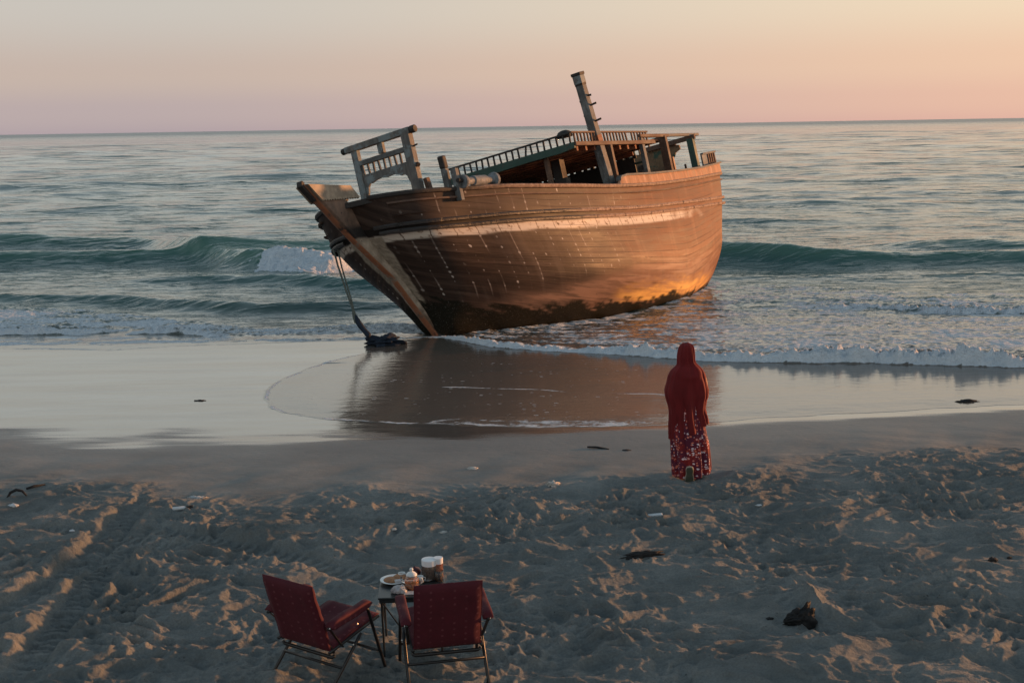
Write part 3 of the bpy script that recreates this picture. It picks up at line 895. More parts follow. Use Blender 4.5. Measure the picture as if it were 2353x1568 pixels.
# rows of whitened nail heads down the frames
fx = t.math('ADD', t.math('DIVIDE', us[0], .42), t.math('MULTIPLY', us[1], -.25)); fxi = t.math('FLOOR', fx)
dx = t.math('MULTIPLY', t.math('SUBTRACT', t.math('SUBTRACT', fx, fxi), .5), .42)
dy = t.math('MULTIPLY', t.math('SUBTRACT', pf, .5), .16)
cm2 = t.n('ShaderNodeCombineXYZ'); t.l(fxi, cm2.inputs[0]); t.l(pid, cm2.inputs[1])
wn2 = t.n('ShaderNodeTexWhiteNoise', noise_dimensions='2D'); t.l(cm2.outputs[0], wn2.inputs[0])
dist = t.math('SQRT', t.math('ADD', t.math('MULTIPLY', dx, dx), t.math('MULTIPLY', t.math('MULTIPLY', dy, dy), .55)))
rad = t.math('MULTIPLY', t.rng(wn2.outputs[0], .25, 1, 0, .036, False), t.rng(n_m, .3, .6, .2, 1.25))
nail = t.rng(t.math('SUBTRACT', rad, dist), -.006, .010)
nail = t.math('MULTIPLY', t.math('MULTIPLY', nail, t.attr('nails')), t.rng(t.noise(uv, 1.3, 3), .38, .58, .15, 1))
base = t.mix(t.math('MULTIPLY', nail, .9), base, (.50, .44, .40))
run = t.math('MULTIPLY', t.math('MULTIPLY', t.rng(t.math('ABSOLUTE', dx), .03, .0), t.rng(t.noise(sv, 1.0, 3), .5, .62)), t.attr('nails'))
base = t.mix(t.math('MULTIPLY', run, .5), base, (.36, .29, .25))
# the white painted stripe under the wale
sc = t.mix(t.rng(n_m, .52, .66), (.62, .54, .46), (.26, .17, .12))
sk = t.rng(t.math('ABSOLUTE', t.math('SUBTRACT', t.math('FRACT', t.math('ADD', t.math('DIVIDE', us[0], .62), t.math('MULTIPLY', n_m, .25))), .5)), .0, .035)
sc = t.mix(sk, (.10, .05, .03), sc)
base = t.mix(t.math('MULTIPLY', t.attr('stripe'), t.rng(n_m, .68, .6)), base, sc)
# seams
seam = t.rng(t.math('ABSOLUTE', t.math('SUBTRACT', pf, .5)), .43, .485)
bseam = t.rng(t.math('ABSOLUTE', t.math('SUBTRACT', t.math('FRACT', butt), .5)), .488, .497)
sm = t.math('MULTIPLY', seam, t.rng(t.noise(st, 1.0, 4), .42, .62, .05, 1))
base = t.mix(t.math('MULTIPLY', sm, .62), base, (.018, .012, .010))
holes = t.math('MULTIPLY', t.rng(t.vor(uv, 2.4), .055, .03), t.rng(t.noise(uv, 1.1, 2), .5, .56))
base = t.mix(holes, base, (.012, .009, .008))
ox = t.sep(t.coord('Object'))[0]
tarm = t.math('MULTIPLY', t.attr('waleband'), t.rng(t.math('ADD', ox, t.math('MULTIPLY', t.math('SUBTRACT', n_big, .5), 5.0)), -5.4, -3.2))
base = t.mix(tarm, base, t.mix(n_m, (.008, .007, .007), (.03, .024, .02)))
apc = t.ramp(n_m, [(.3, (.15, .118, .09)), (.5, (.32, .262, .20)), (.72, (.48, .40, .315))])
apz = t.sep(t.coord('Object'))[2]
apc = t.mix(t.rng(t.math('ADD', apz, t.math('MULTIPLY', t.math('SUBTRACT', n_m, .5), .9)), .85, .2), apc, (.11, .065, .04))
base = t.mix(t.attr('apron'), base, apc)
glint = t.math('MULTIPLY', t.attr('gold_glint'), t.rng(n_g, .33, .58, .3, 1))
base = t.mix(glint, base, t.mix(n_g, (.78, .36, .06), (.95, .60, .20)))  # golden sun glint on the lower stern planks, painted into their colour
al = t.attr('algae')
base = t.mix(al, base, t.mix(n_m, (.007, .008, .006), (.022, .018, .012)))
barn = t.math('MULTIPLY', t.rng(t.noise(uv, 30, 4, .7), .60, .70), t.rng(al, .1, .9))
base = t.mix(t.math('MULTIPLY', barn, t.attr('bowdark')), base, (.25, .23, .2))
lowwet = t.rng(t.attr('wetside'), 0, 1)
t.set(Base_Color=base)
t.put(t.p.inputs['Roughness'], t.mix(al, t.mix(lowwet, t.rng(n_g, .3, .7, .50, .60), t.rng(n_g, .3, .7, .36, .46)), (.62, .62, .62)))
t.l(t.rng(al, 0, 1, .16, .08), t.p.inputs['Specular IOR Level'])
hh = t.math('SUBTRACT', t.math('ADD', t.math('MULTIPLY', n_m, .02), t.math('ADD', t.math('MULTIPLY', t.noise(st, .8, 1), .4), t.math('MULTIPLY', wpl.outputs[0], .25))), t.math('MULTIPLY', sm, .6))
hh = t.math('SUBTRACT', hh, t.math('MULTIPLY', holes, 1.2))
t.l(t.bump(hh, .32, .02), t.p.inputs['Normal'])
M_HULL = t.m

naz = smooth(-6.8, -4.0, HU[..., 0]+.7*perlin(UU*.7, VV, 307))*smooth(.55, .85, HU[..., 2])*smooth(.1, .35, np.abs(DW+wale_w[:, None]*.9)+0*DW)*smooth(2.2, .8, HU[..., 0])
wetside = smooth(.55, .05, W3[..., 2]-level(W3[..., 1])+.25-.2*perlin(UU, VV*2, 308))
apron = smooth(.03, -.03, UU-np.interp(HU[..., 2], [0, .5, 2.1], [.15, .22, .40])-.06*fbm(VV*1.8, VV*0+UU*2, 309, 3))*smooth(.0, -.05, DW+wale_w[:, None]*1.0)
waleband = smooth(.0, -.02, DW)*smooth(-.02, .0, DW+wale_w[:, None])
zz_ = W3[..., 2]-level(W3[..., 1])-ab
gold_glint = smooth(-.12, .02, zz_)*smooth(.55, .10, zz_+.14*fbm(UU*1.0, VV*7, 310, 4))*smooth(-4.6, -6.6, HU[..., 0]+.5*perlin(UU, VV, 311))*smooth(-12.0, -10.0, HU[..., 0])
att = dict(gold_glint=gold_glint, apron=apron, waleband=waleband, stripe=stripe, algae=algae, pale=pale, bowdark=bow_dark, nails=naz, wetside=wetside)
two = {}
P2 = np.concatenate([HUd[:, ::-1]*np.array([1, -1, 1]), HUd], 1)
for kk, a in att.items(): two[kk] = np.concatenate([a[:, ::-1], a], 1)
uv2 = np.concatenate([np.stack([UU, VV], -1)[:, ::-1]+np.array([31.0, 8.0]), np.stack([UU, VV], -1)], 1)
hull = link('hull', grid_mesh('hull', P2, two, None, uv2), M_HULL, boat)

wG = lambda x, k_: np.interp(x, CG[::-1, 0], CG[::-1, k_])
wW = lambda x, k_: np.interp(x, CW[::-1, 0], CW[::-1, k_])

M_GREY = wood('grey_timber', [(.055, .052, .05), (.13, .13, .125), (.24, .24, .235)], (1, 1, 1), (14, 14, 3), .75, .5, (.23, .255, .255), .42, 4)
M_BLUE = wood('blue_grey_paint', [(.07, .065, .06), (.14, .13, .12), (.22, .19, .16)], (1, 1, 1), (14, 14, 3), .7, .5, (.23, .265, .27), .47, 3.5)
M_BROWN = wood('brown_timber', [(.055, .030, .02), (.12, .064, .04), (.22, .13, .085)], (1, 1, 1), (3, 20, 20), .75, .5)
M_RED = wood('reddish_boards', [(.10, .035, .018), (.22, .075, .035), (.40, .17, .08)], (1, 1, 1), (2, 20, 20), .7, .4)
M_DARK = wood('dark_timber', [(.012, .010, .009), (.028, .022, .019), (.055, .045, .04)], (1, 1, 1), (3, 20, 20), .7, .5)
M_GREEN = wood('green_paint', [(.04, .03, .022), (.08, .06, .045), (.13, .09, .06)], (1, 1, 1), (3, 16, 16), .65, .4, (.035, .085, .065), .62, 4)
M_OCHRE = wood('ochre_panel', [(.10, .055, .03), (.20, .12, .06), (.30, .19, .10)], (1.4, 1.4, 1.4), (3, 16, 16), .65, .4, (.05, .10, .07), .42, 2.2)
M_BEIGE = wood('bleached_plank', [(.20, .15, .11), (.34, .26, .185), (.46, .37, .27)], (1.5, 1.5, 1.5), (5, 20, 5), .6, .6)
M_PEACH = wood('peeled_bulwark', [(.10, .03, .013), (.34, .125, .05), (.62, .40, .28)], (3.4, 1, .5), (7, 7, 1.5), .65, .5)
M_TAR = wood('tarred_wale', [(.012, .010, .009), (.022, .018, .016), (.045, .035, .03)], (1, 1, 1), (2, 25, 25), .5, .5)
M_ROPE = plain('rope_fibre', (.30, .29, .27), .9, .3, 30, .5)


def rail_sweep(xa, xb, prof, line, n=220, side=1, outward=True):
    """sweep a cross-section (offset out, offset up) along a hull line"""
    ch = np.r_[0, np.cumsum(np.linalg.norm(np.diff(line, axis=0), axis=1))]
    ks = np.arange(len(ch)); ia = np.interp(-xa, -line[:, 0], ch); ib = np.interp(-xb, -line[:, 0], ch)
    if xb < line[-1, 0]: ib = ch[-1]
    cs = np.linspace(0, 1, n)**1.3*(ib-ia)+ia
    P = np.stack([np.interp(cs, ch, line[:, i]) for i in range(3)], -1)
    if xb < line[-1, 0]: P = np.vstack([P[:-1], P[-1]+(P[-1]-P[-2])/np.linalg.norm(P[-1]-P[-2])*(line[-1, 0]-xb)])
    tx = np.gradient(P, axis=0); tx /= np.linalg.norm(tx, axis=1, keepdims=True)
    on = np.stack([tx[:, 1], -tx[:, 0], 0*tx[:, 0]], -1); on /= np.linalg.norm(on, axis=1, keepdims=True)
    on[on[:, 1] < 0] *= -1
    mb = MB(); V = []; m = len(prof)
    for i in range(n):
        jit = .008*float(perlin(np.array(cs[i]*2.2), np.array(.5), 311))
        for o_, u_ in prof:
            p = P[i]+on[i]*(o_*(.45+.55*min(1, max(0, (cs[min(i, len(cs)-1)]-ia)/1.6)) if o_ > 0 else 1)+jit*(o_ > .02))+np.array([0, 0, u_])
            V.append((p[0], p[1]*side, p[2]))
    Fs = []
    for i in range(n-1):
        for k_ in range(m): Fs.append((i*m+k_, i*m+(k_+1) % m, (i+1)*m+(k_+1) % m, (i+1)*m+k_))
    Fs.append(tuple(range(m))); Fs.append(tuple((n-1)*m+k_ for k_ in range(m)))
    mb.add(V, Fs)
    return mb


# wales: tarred at the bow, bare and split further aft
t = NT('rubbing_strake')
v = t.coord('Object'); n1_ = t.noise(t.coord('Object', (.7, 3, 6)), 2, 6, .65); n2_ = t.noise(v, 9, 5, .65)
xx_ = t.math('ADD', t.sep(v)[0], t.math('MULTIPLY', t.math('SUBTRACT', n1_, .5), 5.0))
tar = t.rng(xx_, -4.6, -2.6)
bare = t.ramp(n2_, [(.3, (.13, .075, .05)), (.5, (.30, .19, .14)), (.7, (.44, .32, .25))])
crk = t.math('MULTIPLY', t.rng(t.math('ABSOLUTE', t.math('SUBTRACT', t.math('FRACT', t.math('ADD', t.math('MULTIPLY', t.sep(v)[0], 1.35), t.math('MULTIPLY', n2_, .5))), .5)), .045, .01), t.rng(n1_, .42, .55))
bare = t.mix(crk, bare, (.03, .017, .012))
t.set(Base_Color=t.mix(tar, bare, t.mix(n2_, (.008, .007, .007), (.035, .027, .023))), Roughness=t.mix(tar, (.75, .75, .75), (.5, .5, .5)))
t.l(t.bump(t.math('SUBTRACT', n2_, crk), .6, .03), t.p.inputs['Normal'])
M_WALE = t.m
t = NT('gunwale_timber')
v = t.coord('Object'); n1_ = t.noise(t.coord('Object', (.8, 3, 6)), 2, 6, .65); n2_ = t.noise(v, 9, 5, .65)
tar = t.rng(t.math('ADD', t.sep(v)[0], t.math('MULTIPLY', t.math('SUBTRACT', n1_, .5), 5.0)), -1.6, .6)
bare = t.ramp(n2_, [(.3, (.09, .05, .033)), (.5, (.20, .12, .085)), (.72, (.34, .23, .175))])
t.set(Base_Color=t.mix(tar, bare, t.mix(n2_, (.008, .007, .007), (.04, .032, .027))), Roughness=.65)
t.l(t.bump(n2_, .5, .02), t.p.inputs['Normal'])
M_GUN = t.m
for side in (1, -1):
    rail_sweep(1.82, -13.08, [(-.03, .03), (.055, .025), (.075, -.01), (.06, -.055), (-.03, -.07)], CW, 240, side).build('rubbing_strake', M_WALE, boat)
    lowW = CW.copy(); lowW[:, 2] -= wale_w*.78
    rail_sweep(1.80, -13.06, [(-.03, .03), (.05, .03), (.07, .0), (.055, -.045), (-.03, -.055)], lowW, 240, side).build('rubbing_strake', M_WALE, boat)
    # capping rail of the low bulwark
    rail_sweep(2.05, -13.35, [(-.16, .0), (-.16, .07), (.07, .07), (.085, .03), (.06, -.02), (-.03, -.03)], CG, 240, side).build('gunwale', M_GUN, boat, .008)
    lowG = CG.copy(); lowG[:, 2] -= .15
    rail_sweep(1.9, -13.3, [(-.03, .02), (.045, .02), (.05, -.02), (-.03, -.03)], lowG, 240, side).build('rubbing_strake', M_BROWN, boat)
    # raised poop bulwark
    xb_ = np.linspace(-5.95, -13.45, 120)
    top = np.interp(xb_, [-13.45, -11.8, -10, -8, -6.4, -6.05, -5.95], [3.16, 3.03, 2.96, 2.92, 2.93, 2.88, 2.76])
    V = []; Fs = []
    for i, x in enumerate(xb_):
        y = wG(x, 1); z0_ = wG(x, 2)+.05
        o_ = .025*perlin(np.array(x*3.0), np.array(0.0), 330)
        for yy, zz in ((y-.06, z0_), (y+.03+o_, z0_), (y+.015+o_, top[i]), (y-.06, top[i])): V.append((x, yy*side, zz))
    for i in range(len(xb_)-1):
        for k_ in range(4): Fs.append((i*4+k_, i*4+(k_+1) % 4, (i+1)*4+(k_+1) % 4, (i+1)*4+k_))
    Fs += [(0, 1, 2, 3), tuple(4*(len(xb_)-1)+k_ for k_ in range(4))]
    bw = MB().add(V, Fs).build('stern_bulwark', M_PEACH, boat)
    cap = np.stack([xb_, wG(xb_, 1), top], -1)
    rail_sweep(-6.0, -13.5, [(-.12, .0), (-.12, .055), (.06, .055), (.06, .0)], cap, 110, side).build('capping', M_GREY, bw, .006)

# transom
TR = np.concatenate([HU[-1, :, :], HU[-1, ::-1, :]*np.array([1, -1, 1])])
mb = MB(); mb.add([tuple(p) for p in TR], [tuple(range(len(TR)))]); mb.build('transom', M_BROWN, boat)
# decks
mb = MB(); V = []; Fs = []
xd = np.linspace(1.75, -5.9, 60)
for x in xd:
    y = max(.02, wG(x, 1)-.05); V += [(x, -y, wG(x, 2)-.42), (x, y, wG(x, 2)-.42)]
Fs = [(2*i, 2*i+1, 2*i+3, 2*i+2) for i in range(len(xd)-1)]
mb.add(V, Fs).build('fore_deck', M_BROWN, boat)
mb = MB(); V = []; xd = np.linspace(-5.9, -13.2, 40)
for x in xd:
    y = wG(x, 1)-.05; V += [(x, -y, wG(x, 2)-.12), (x, y, wG(x, 2)-.12)]
mb.add(V, [(2*i, 2*i+1, 2*i+3, 2*i+2) for i in range(len(xd)-1)])
y = wG(-5.9, 1)-.05
mb.add([(-5.9, -y, 2.2), (-5.9, y, 2.2), (-5.9, y, wG(-5.9, 2)-.12), (-5.9, -y, wG(-5.9, 2)-.12)], [(0, 1, 2, 3)])
mb.build('poop_deck', M_DARK, boat)

# stem post: side outline in the centre plane, front edge worn round
front = [(-.02, -.35), (.02, .02), (.55, .72), (1.09, 1.44), (1.70, 1.98), (2.23, 2.46), (2.64, 2.89), (3.02, 3.28), (3.33, 3.60)]
rear = [(2.90, 3.46), (2.35, 3.26), (2.02, 3.14), (1.84, 2.62), (1.72, 2.45), (1.30, 2.0), (.90, 1.40), (.42, .75), (-.10, .05), (-.25, -.35)]
stem = MB()
prof = front+rear
n = len(prof)


def stem_mesh(outl, hw, hwf, nfront):
    """thick in the rear, tapering to the cutwater"""
    V = []; m = len(outl)
    for s_ in (-1, 1):
        for i, (x, z) in enumerate(outl): V.append((x, s_*(hwf if i < nfront else hw), z))
    return V, [tuple(range(m)), tuple(range(2*m-1, m-1, -1))]+[(i, i+m, (i+1) % m+m, (i+1) % m) for i in range(m)]


second = [(x-.05, z+.02) for x, z in front]
V = []; nf = len(front); m = len(second)+len(rear)
for s_ in (-1, 1):
    for x, z in front: V.append((x, s_*.05, z))
    for x, z in second+rear: V.append((x, s_*.135, z))
o2 = nf+m; Fs = []
for s_ in (0, 1):
    k0 = s_*o2
    Fs.append(tuple(k0+nf+i for i in range(m)))
    Fs += [(k0+i, k0+i+1, k0+nf+i+1, k0+nf+i) for i in range(nf-1)]
Fs += [(i, i+1, o2+i+1, o2+i) for i in range(nf-1)]
Fs += [(nf+i, nf+(i+1) % m, o2+nf+(i+1) % m, o2+nf+i) for i in range(nf-1, m)]
Fs += [(0, nf, o2+nf, o2), (nf-1, nf+nf-1, o2+nf+nf-1, o2+nf-1)]
Fs = [f for f in Fs if len(set(f)) == len(f)]
stem.add(V, Fs)
t = NT('stem_timber')
v = t.coord('Object', (1, 1, 1), (0, R(40), 0))
ng = t.noise(t.coord('Object', (1, 1, 1)), 3.2, 6, .65); ns_ = t.noise(t.coord('Object', (18, 4, 2), (0, 0, 0)), 1, 5, .6)
sx_ = t.sep(t.coord('Object'))
basew = t.ramp(ng, [(.3, (.15, .118, .09)), (.5, (.32, .262, .20)), (.72, (.48, .40, .315))])
upper = t.ramp(ng, [(.3, (.07, .045, .032)), (.5, (.16, .10, .07)), (.72, (.25, .15, .10))])
bandm = t.math('MULTIPLY', t.rng(t.math('ADD', sx_[2], t.math('MULTIPLY', t.math('SUBTRACT', ng, .5), .12)), 2.36, 2.42), t.rng(sx_[2], 2.75, 2.58))
base = t.mix(t.rng(sx_[2], 2.44, 2.50), basew, upper)
base = t.mix(bandm, base, (.012, .010, .009))
base = t.mix(t.rng(t.math('ADD', sx_[2], t.math('MULTIPLY', t.math('SUBTRACT', ng, .5), .9)), .75, .15), base, (.10, .055, .03))
base = t.mix(t.rng(t.math('ADD', sx_[2], t.math('MULTIPLY', t.math('SUBTRACT', ng, .5), .5)), .32, .02), base, (.02, .013, .009))
red = t.rng(t.math('ABSOLUTE', sx_[1]), .095, .07)
base = t.mix(t.math('MULTIPLY', red, t.rng(ng, .35, .5)), base, (.30, .11, .05))
base = t.mix(t.rng(t.vor(t.coord('Object', (1, 1, 1)), 3.3), .07, .04), base, (.012, .01, .009))
t.set(Base_Color=base, Roughness=.62)
t.l(t.bump(t.math('ADD', ns_, ng), .6, .02), t.p.inputs['Normal'])
stem_o = stem.build('stem_post', t.m, boat, .02)
# bleached board nailed to the head of the stem, its lower edge cut in teeth
teeth = [(2.98, 3.26)]
for i in range(15):
    f = (i+.5)/15; teeth += [(2.98+(1.78-2.98)*f, 3.235), (2.98+(1.78-2.98)*(i+1)/15, 3.265)]
board = [(3.30, 3.60), (2.0, 3.52)]+[(1.78, 3.27)]+teeth[::-1][1:]
for s_ in (1, -1):
    MB().prism(board, 1, s_*.137, s_*.18).build('prow_board', M_BEIGE, stem_o)
MB().prism([(3.30, 3.60), (3.26, 3.63), (3.31, 3.70), (3.37, 3.69), (3.395, 3.58), (3.05, 3.25), (3.02, 3.28)], 1, -.07, .07).build('stem_cap', M_DARK, stem_o, .02)
# knees where the rails meet the stem
for s_ in (1, -1): MB().beam((2.25, 0, 3.10), (1.9, s_*.66, 3.10), .16, .12).build('breast_hook', M_DARK, boat, .01)

# gallows on the fore deck
gx = .6
MB().beam((gx, -.86, 4.50), (gx, 1.0, 4.50), .17, .14).build('gallows_beam', M_BLUE, boat, .012)
gal = [o for o in COL.objects if o.name == 'gallows_beam'][0]
MB().tube([(gx, 1.0, 4.50), (gx, 1.14, 4.50)], .085, 12).build('beam_end', M_DARK, gal, .015)
MB().tube([(gx, -.86, 4.50), (gx, -.98, 4.50)], .075, 12).build('beam_end', M_DARK, gal, .015)
MB().beam((gx, -.62, 2.95), (gx, -.62, 4.44), .17, .13, (1, 0, 0)).build('post', M_BLUE, gal, .012)
MB().beam((gx, .87, 2.75), (gx, .87, 4.44), .22, .17, (1, 0, 0)).build('post', M_BLUE, gal, .012)
MB().beam((gx, .12, 4.20), (gx, .12, 4.44), .15, .10, (1, 0, 0)).build('post', M_BLUE, gal, .01)
MB().beam((gx, -.56, 4.13), (gx, .80, 4.13), .12, .11).build('cross_rail', M_GREY, gal, .01)
for i in range(9):
    y = -.50+i*.155
    q1 = random.uniform(-.012, .012)
    MB().beam((gx, y-q1, 3.86), (gx, y+q1, 4.09), .05, .045, (1, 0, 0), .045, .045).build('baluster', M_GREY, gal, .008)
pan = [(-.54, 3.86), (.79, 3.86), (.79, 3.30), (.76, 3.34), (.70, 3.45), (.67, 3.56), (.60, 3.62), (.52, 3.60), (.46, 3.64), (.30, 3.68), (.12, 3.66), (-.05, 3.69), (-.2, 3.67), (-.32, 3.63), (-.38, 3.64), (-.44, 3.57), (-.47, 3.45), (-.52, 3.36), (-.54, 3.25)]
MB().prism(pan, 0, gx-.03, gx+.03).build('carved_panel', M_BLUE, gal, .006)
MB().tube([(gx, .97, 4.14), (gx, 1.1, 4.16)], .02, 6).build('cleat', M_DARK, gal)
MB().tube([(gx, .98, 3.75), (gx+.02, 1.03, 3.72)], .05, 8).build('cleat', M_DARK, gal)
MB().beam((gx-.15, 1.10, 2.78), (gx-.10, 1.06, 3.42), .10, .13, (1, 0, 0)).build('post', M_BROWN, gal, .01)

# winch drum on the port rail
wx0, wx1, wy = .28, -.98, 1.86
wz = 3.17
wm = Matrix.Rotation(R(-90), 4, 'Y')
drum = MB().lathe([(.06, -.06), (.215, -.06), (.23, -.02), (.215, .03), (.16, .06), (.13, .12), (.13, .30), (.17, .34), (.175, .82), (.14, .86), (.11, .92), (.11, 1.06), (.15, 1.10), (.24, 1.14), (.255, 1.19), (.23, 1.23), (.06, 1.23)], (wx0, wy, wz), 28, wm)
drum.v = [(x, wy+(y-wy)*.66, wz-.03+(z-wz)*.66) for x, y, z in drum.v]
wd = drum.build('winch', plain('winch_iron', (.16, .172, .18), .7, .45, 7, .5), boat, 0, False)
MB().tube([(wx0+.05, wy, wz), (wx0+.22, wy, wz)], .05, 10).build('axle', M_DARK, wd)
MB().beam((wx0+.12, wy-.1, 2.75), (wx0+.12, wy-.1, 3.45), .14, .12, (1, 0, 0)).build('bracket', M_GREY, wd, .01)
bt = MB().beam((.45, 1.55, 2.6), (.45, 1.55, 3.50), .13, .13, (1, 0, 0)).build('bitt', M_GREY, boat, .01)
MB().beam((.45, 1.55, 3.50), (.47, 1.55, 3.78), .15, .15, (1, 0, 0)).build('bitt_head', M_DARK, bt, .03)

# deckhouse roof
XF, XA, YS, YP = -4.8, -9.0, -2.06, 1.90
zs = 3.92
roof = MB().box(((XF+XA)/2, (YS+YP)/2, zs-.03), (XF-XA, YP-YS, .06)).build('deckhouse_roof', M_RED, boat, .004)
MB().prism([(YS-.05, zs+.02), (YP+.05, zs+.02), (YP+.05, zs-.13), (YP-.4, zs-.17), (.5, zs-.16), (-.8, zs-.19), (YS+.3, zs-.18), (YS-.05, zs-.14)], 0, XF, XF+.07).build('fascia', M_GREEN, roof, .006)
MB().prism([(XF+.05, zs+.02), (XA-.3, zs+.02), (XA-.3, zs-.08), (XF+.05, zs-.08)], 1, YP+.052, YP+.11).build('fascia', M_BROWN, roof, .006)
for i in range(9):
    x = XF-.25-i*.47
    MB().beam((x, YS+.05, zs-.12), (x, YP-.05, zs-.12), .10, .12).build('roof_beam', M_RED, roof, .01)
MB().beam((XF+.04, YS, 4.185), (XF+.04, YP, 4.185), .07, .045).build('balustrade_rail', M_DARK, roof, .008)
for i in range(21):
    y = YS+.05+i*(YP-YS-.1)/20
    q1, q2 = random.uniform(-.012, .012), random.uniform(-.012, .012)
    if i == 13: q2 = .055
    MB().beam((XF+.04, y+q1, zs+.02), (XF+.04, y+q2, 4.165), .045, .035, (1, 0, 0)).build('baluster', M_DARK, roof, .006)
MB().beam((XF+.04, YP, 4.20), (XA-.1, YP, 4.20), .07, .045).build('balustrade_rail', M_BROWN, roof, .008)
for i in range(24):
    x = XF-.12-i*.178
    if i == 17: continue
    q1 = random.uniform(-.015, .015)
    MB().beam((x-q1, YP, zs+.02), (x+q1, YP, 4.18), .05, .04, (0, 1, 0)).build('baluster', M_BROWN, roof, .006)
rg_ = MB()
for i in range(9):
    a = i/8
    rg_.add([], [])
MB().lathe([(0, .10), (.08, .09), (.15, .06), (.2, .0), (.21, -.08), (.0, -.08)], (XF-.15, 1.62, 4.22), 14).build('rope_bundle', M_DARK, roof, 0, True)

# posts carrying the roof
def post(x, y, z0_, z1_, w, m, h=None): return MB().beam((x, y, z0_), (x, y, z1_), w, h or w, (1, 0, 0)).build('deckhouse_post', m, boat, .01)


post(XF-.15, .95, 2.3, zs-.14, .12, M_BROWN, .10)
post(-5.9, .72, 2.3, zs-.14, .26, M_DARK)
post(-5.4, 1.1, 2.3, 3.2, .22, M_DARK)
post(-6.55, 1.93, 2.6, zs-.08, .22, M_BROWN, .12)
post(-8.62, 1.90, 2.7, 4.02, .12, M_GREY, .16)
post(-10.05, 1.90, 2.7, 4.02, .22, M_BROWN, .14)
post(-10.3, 1.94, 2.7, 3.45, .10, M_PEACH, .10)
post(-12.05, 1.86, 2.8, 4.0, .20, M_GREEN, .18)
post(-9.0, -1.95, 2.3, zs-.06, .16, M_DARK)
post(XF-.3, -1.92, 2.3, zs-.1, .15, M_DARK)
# long roof beams running aft, open to the sky behind the roof
MB().beam((-8.5, YP+.02, 4.08), (-10.35, YP+.02, 4.08), .12, .09).build('roof_beam', M_BROWN, roof, .01)
MB().beam((-10.1, 1.86, 4.10), (-12.65, 1.86, 4.12), .10, .08).build('roof_beam', M_GREY, roof, .01)
MB().beam((-12.1, 2.0, 4.03), (-12.1, .3, 4.03), .10, .14).build('roof_beam', M_BROWN, roof, .01)
MB().beam((-10.05, 2.0, 4.0), (-10.05, -1.7, 4.0), .12, .14).build('roof_beam', M_BROWN, roof, .01)
MB().box((-9.6, .1, 3.98), (1.2, 3.4, .05)).build('roof_boards', M_RED, roof, .004)
# bulkhead with a row of gaps between its boards
bk = MB().box((-9.0, -.25, 3.12), (.05, 3.3, .96)).build('bulkhead', M_DARK, boat, .004)
MB().box((-9.0, -.25, 3.75), (.05, 3.3, .22)).build('board', M_RED, bk, .004)
for i in range(15):
    y = -1.80+i*.23
    MB().box((-9.0, y, 3.61), (.045, .12 if i % 3 else .19, .10)).build('lath', M_DARK, bk, .003)
MB().box((-7.4, -1.98, 3.0), (3.0, .05, 1.0)).build('side_wall', M_DARK, bk, .004)
MB().box((-7.4, -1.98, 3.74), (3.0, .05, .18)).build('side_wall', M_DARK, bk, .004)
MB().box((-9.02, 1.62, 3.06), (.06, .34, .55)).build('board', M_GREY, bk, .004)
MB().box((-9.04, 1.55, 3.42), (.06, .42, .06)).build('board', M_GREEN, bk, .004)
# carved green and ochre panel across the stern
tp = [(-1.3, 3.22), (1.0, 3.22), (1.05, 3.5), (1.18, 3.62), (1.24, 3.72), (1.42, 3.80), (1.40, 3.92), (1.30, 3.94), (1.28, 4.0), (.3, 3.96), (-1.3, 3.96)]
sp_ = MB().prism(tp, 0, -12.25, -12.17).build('stern_panel', M_OCHRE, boat, .006)
MB().beam((-12.2, -1.3, 4.20), (-12.2, .55, 4.20), .06, .05).build('balustrade_rail', M_OCHRE, sp_, .006)
for i in range(10):
    MB().beam((-12.2, -1.2+i*.18, 3.96), (-12.2, -1.2+i*.18, 4.18), .05, .05, (1, 0, 0)).build('baluster', M_OCHRE, sp_, .006)
for i in range(8):
    y = -.9+i*.26
    MB().beam((-12.2, y, 2.7), (-12.2, y, 3.22), .10, .05, (1, 0, 0)).build('baluster', M_BROWN, sp_, .006)
MB().beam((-12.2, -1.4, 3.2), (-12.2, 1.1, 3.2), .10, .07).build('cross_rail', M_GREEN, sp_, .006)
# stern rail
sr = MB().beam((-12.5, 1.92, 3.50), (-13.5, 1.92, 3.56), .10, .06).build('stern_rail', M_GREY, boat, .008)
MB().box((-12.62, 1.92, 3.30), (.36, .05, .36)).build('board', M_BLUE, sr, .006)
for i in range(4):
    x = -12.95-i*.16
    MB().beam((x, 1.92, 3.08), (x, 1.92, 3.52), .07, .05, (0, 1, 0)).build('baluster', M_BROWN, sr, .006)
MB().tube([(-11.1, 1.95, 2.98), (-11.1, 1.95, 3.22)], .035, 8).build('pin', M_DARK, sr)

# mast stump at the fore corner of the poop
mast = MB().beam((-6.38, 1.86, 2.55), (-5.93, 1.84, 5.66), .24, .26, (1, 0, 0), .21, .22).build('mast', M_GREY, boat, .015)
mdir = (Vector((-5.93, 1.84, 5.66))-Vector((-6.38, 1.86, 2.55))).normalized()
tp_ = Vector((-5.93, 1.84, 5.66))
MB().beam(tp_-mdir*.18, tp_+mdir*.03, .235, .245, (1, 0, 0)).build('mast_band', M_BLUE, mast, .01)
MB().beam(tp_+mdir*.03, tp_+mdir*.11, .27, .28, (1, 0, 0)).build('mast_cap', M_DARK, mast, .012)
MB().beam(tp_-mdir*.23, tp_-mdir*.18, .222, .232, (1, 0, 0)).build('mast_band', M_DARK, mast, .004)
MB().beam(tp_-mdir*1.56, tp_-mdir*1.80, .238, .25, (1, 0, 0)).build('mast_band', M_RED, mast, .004)
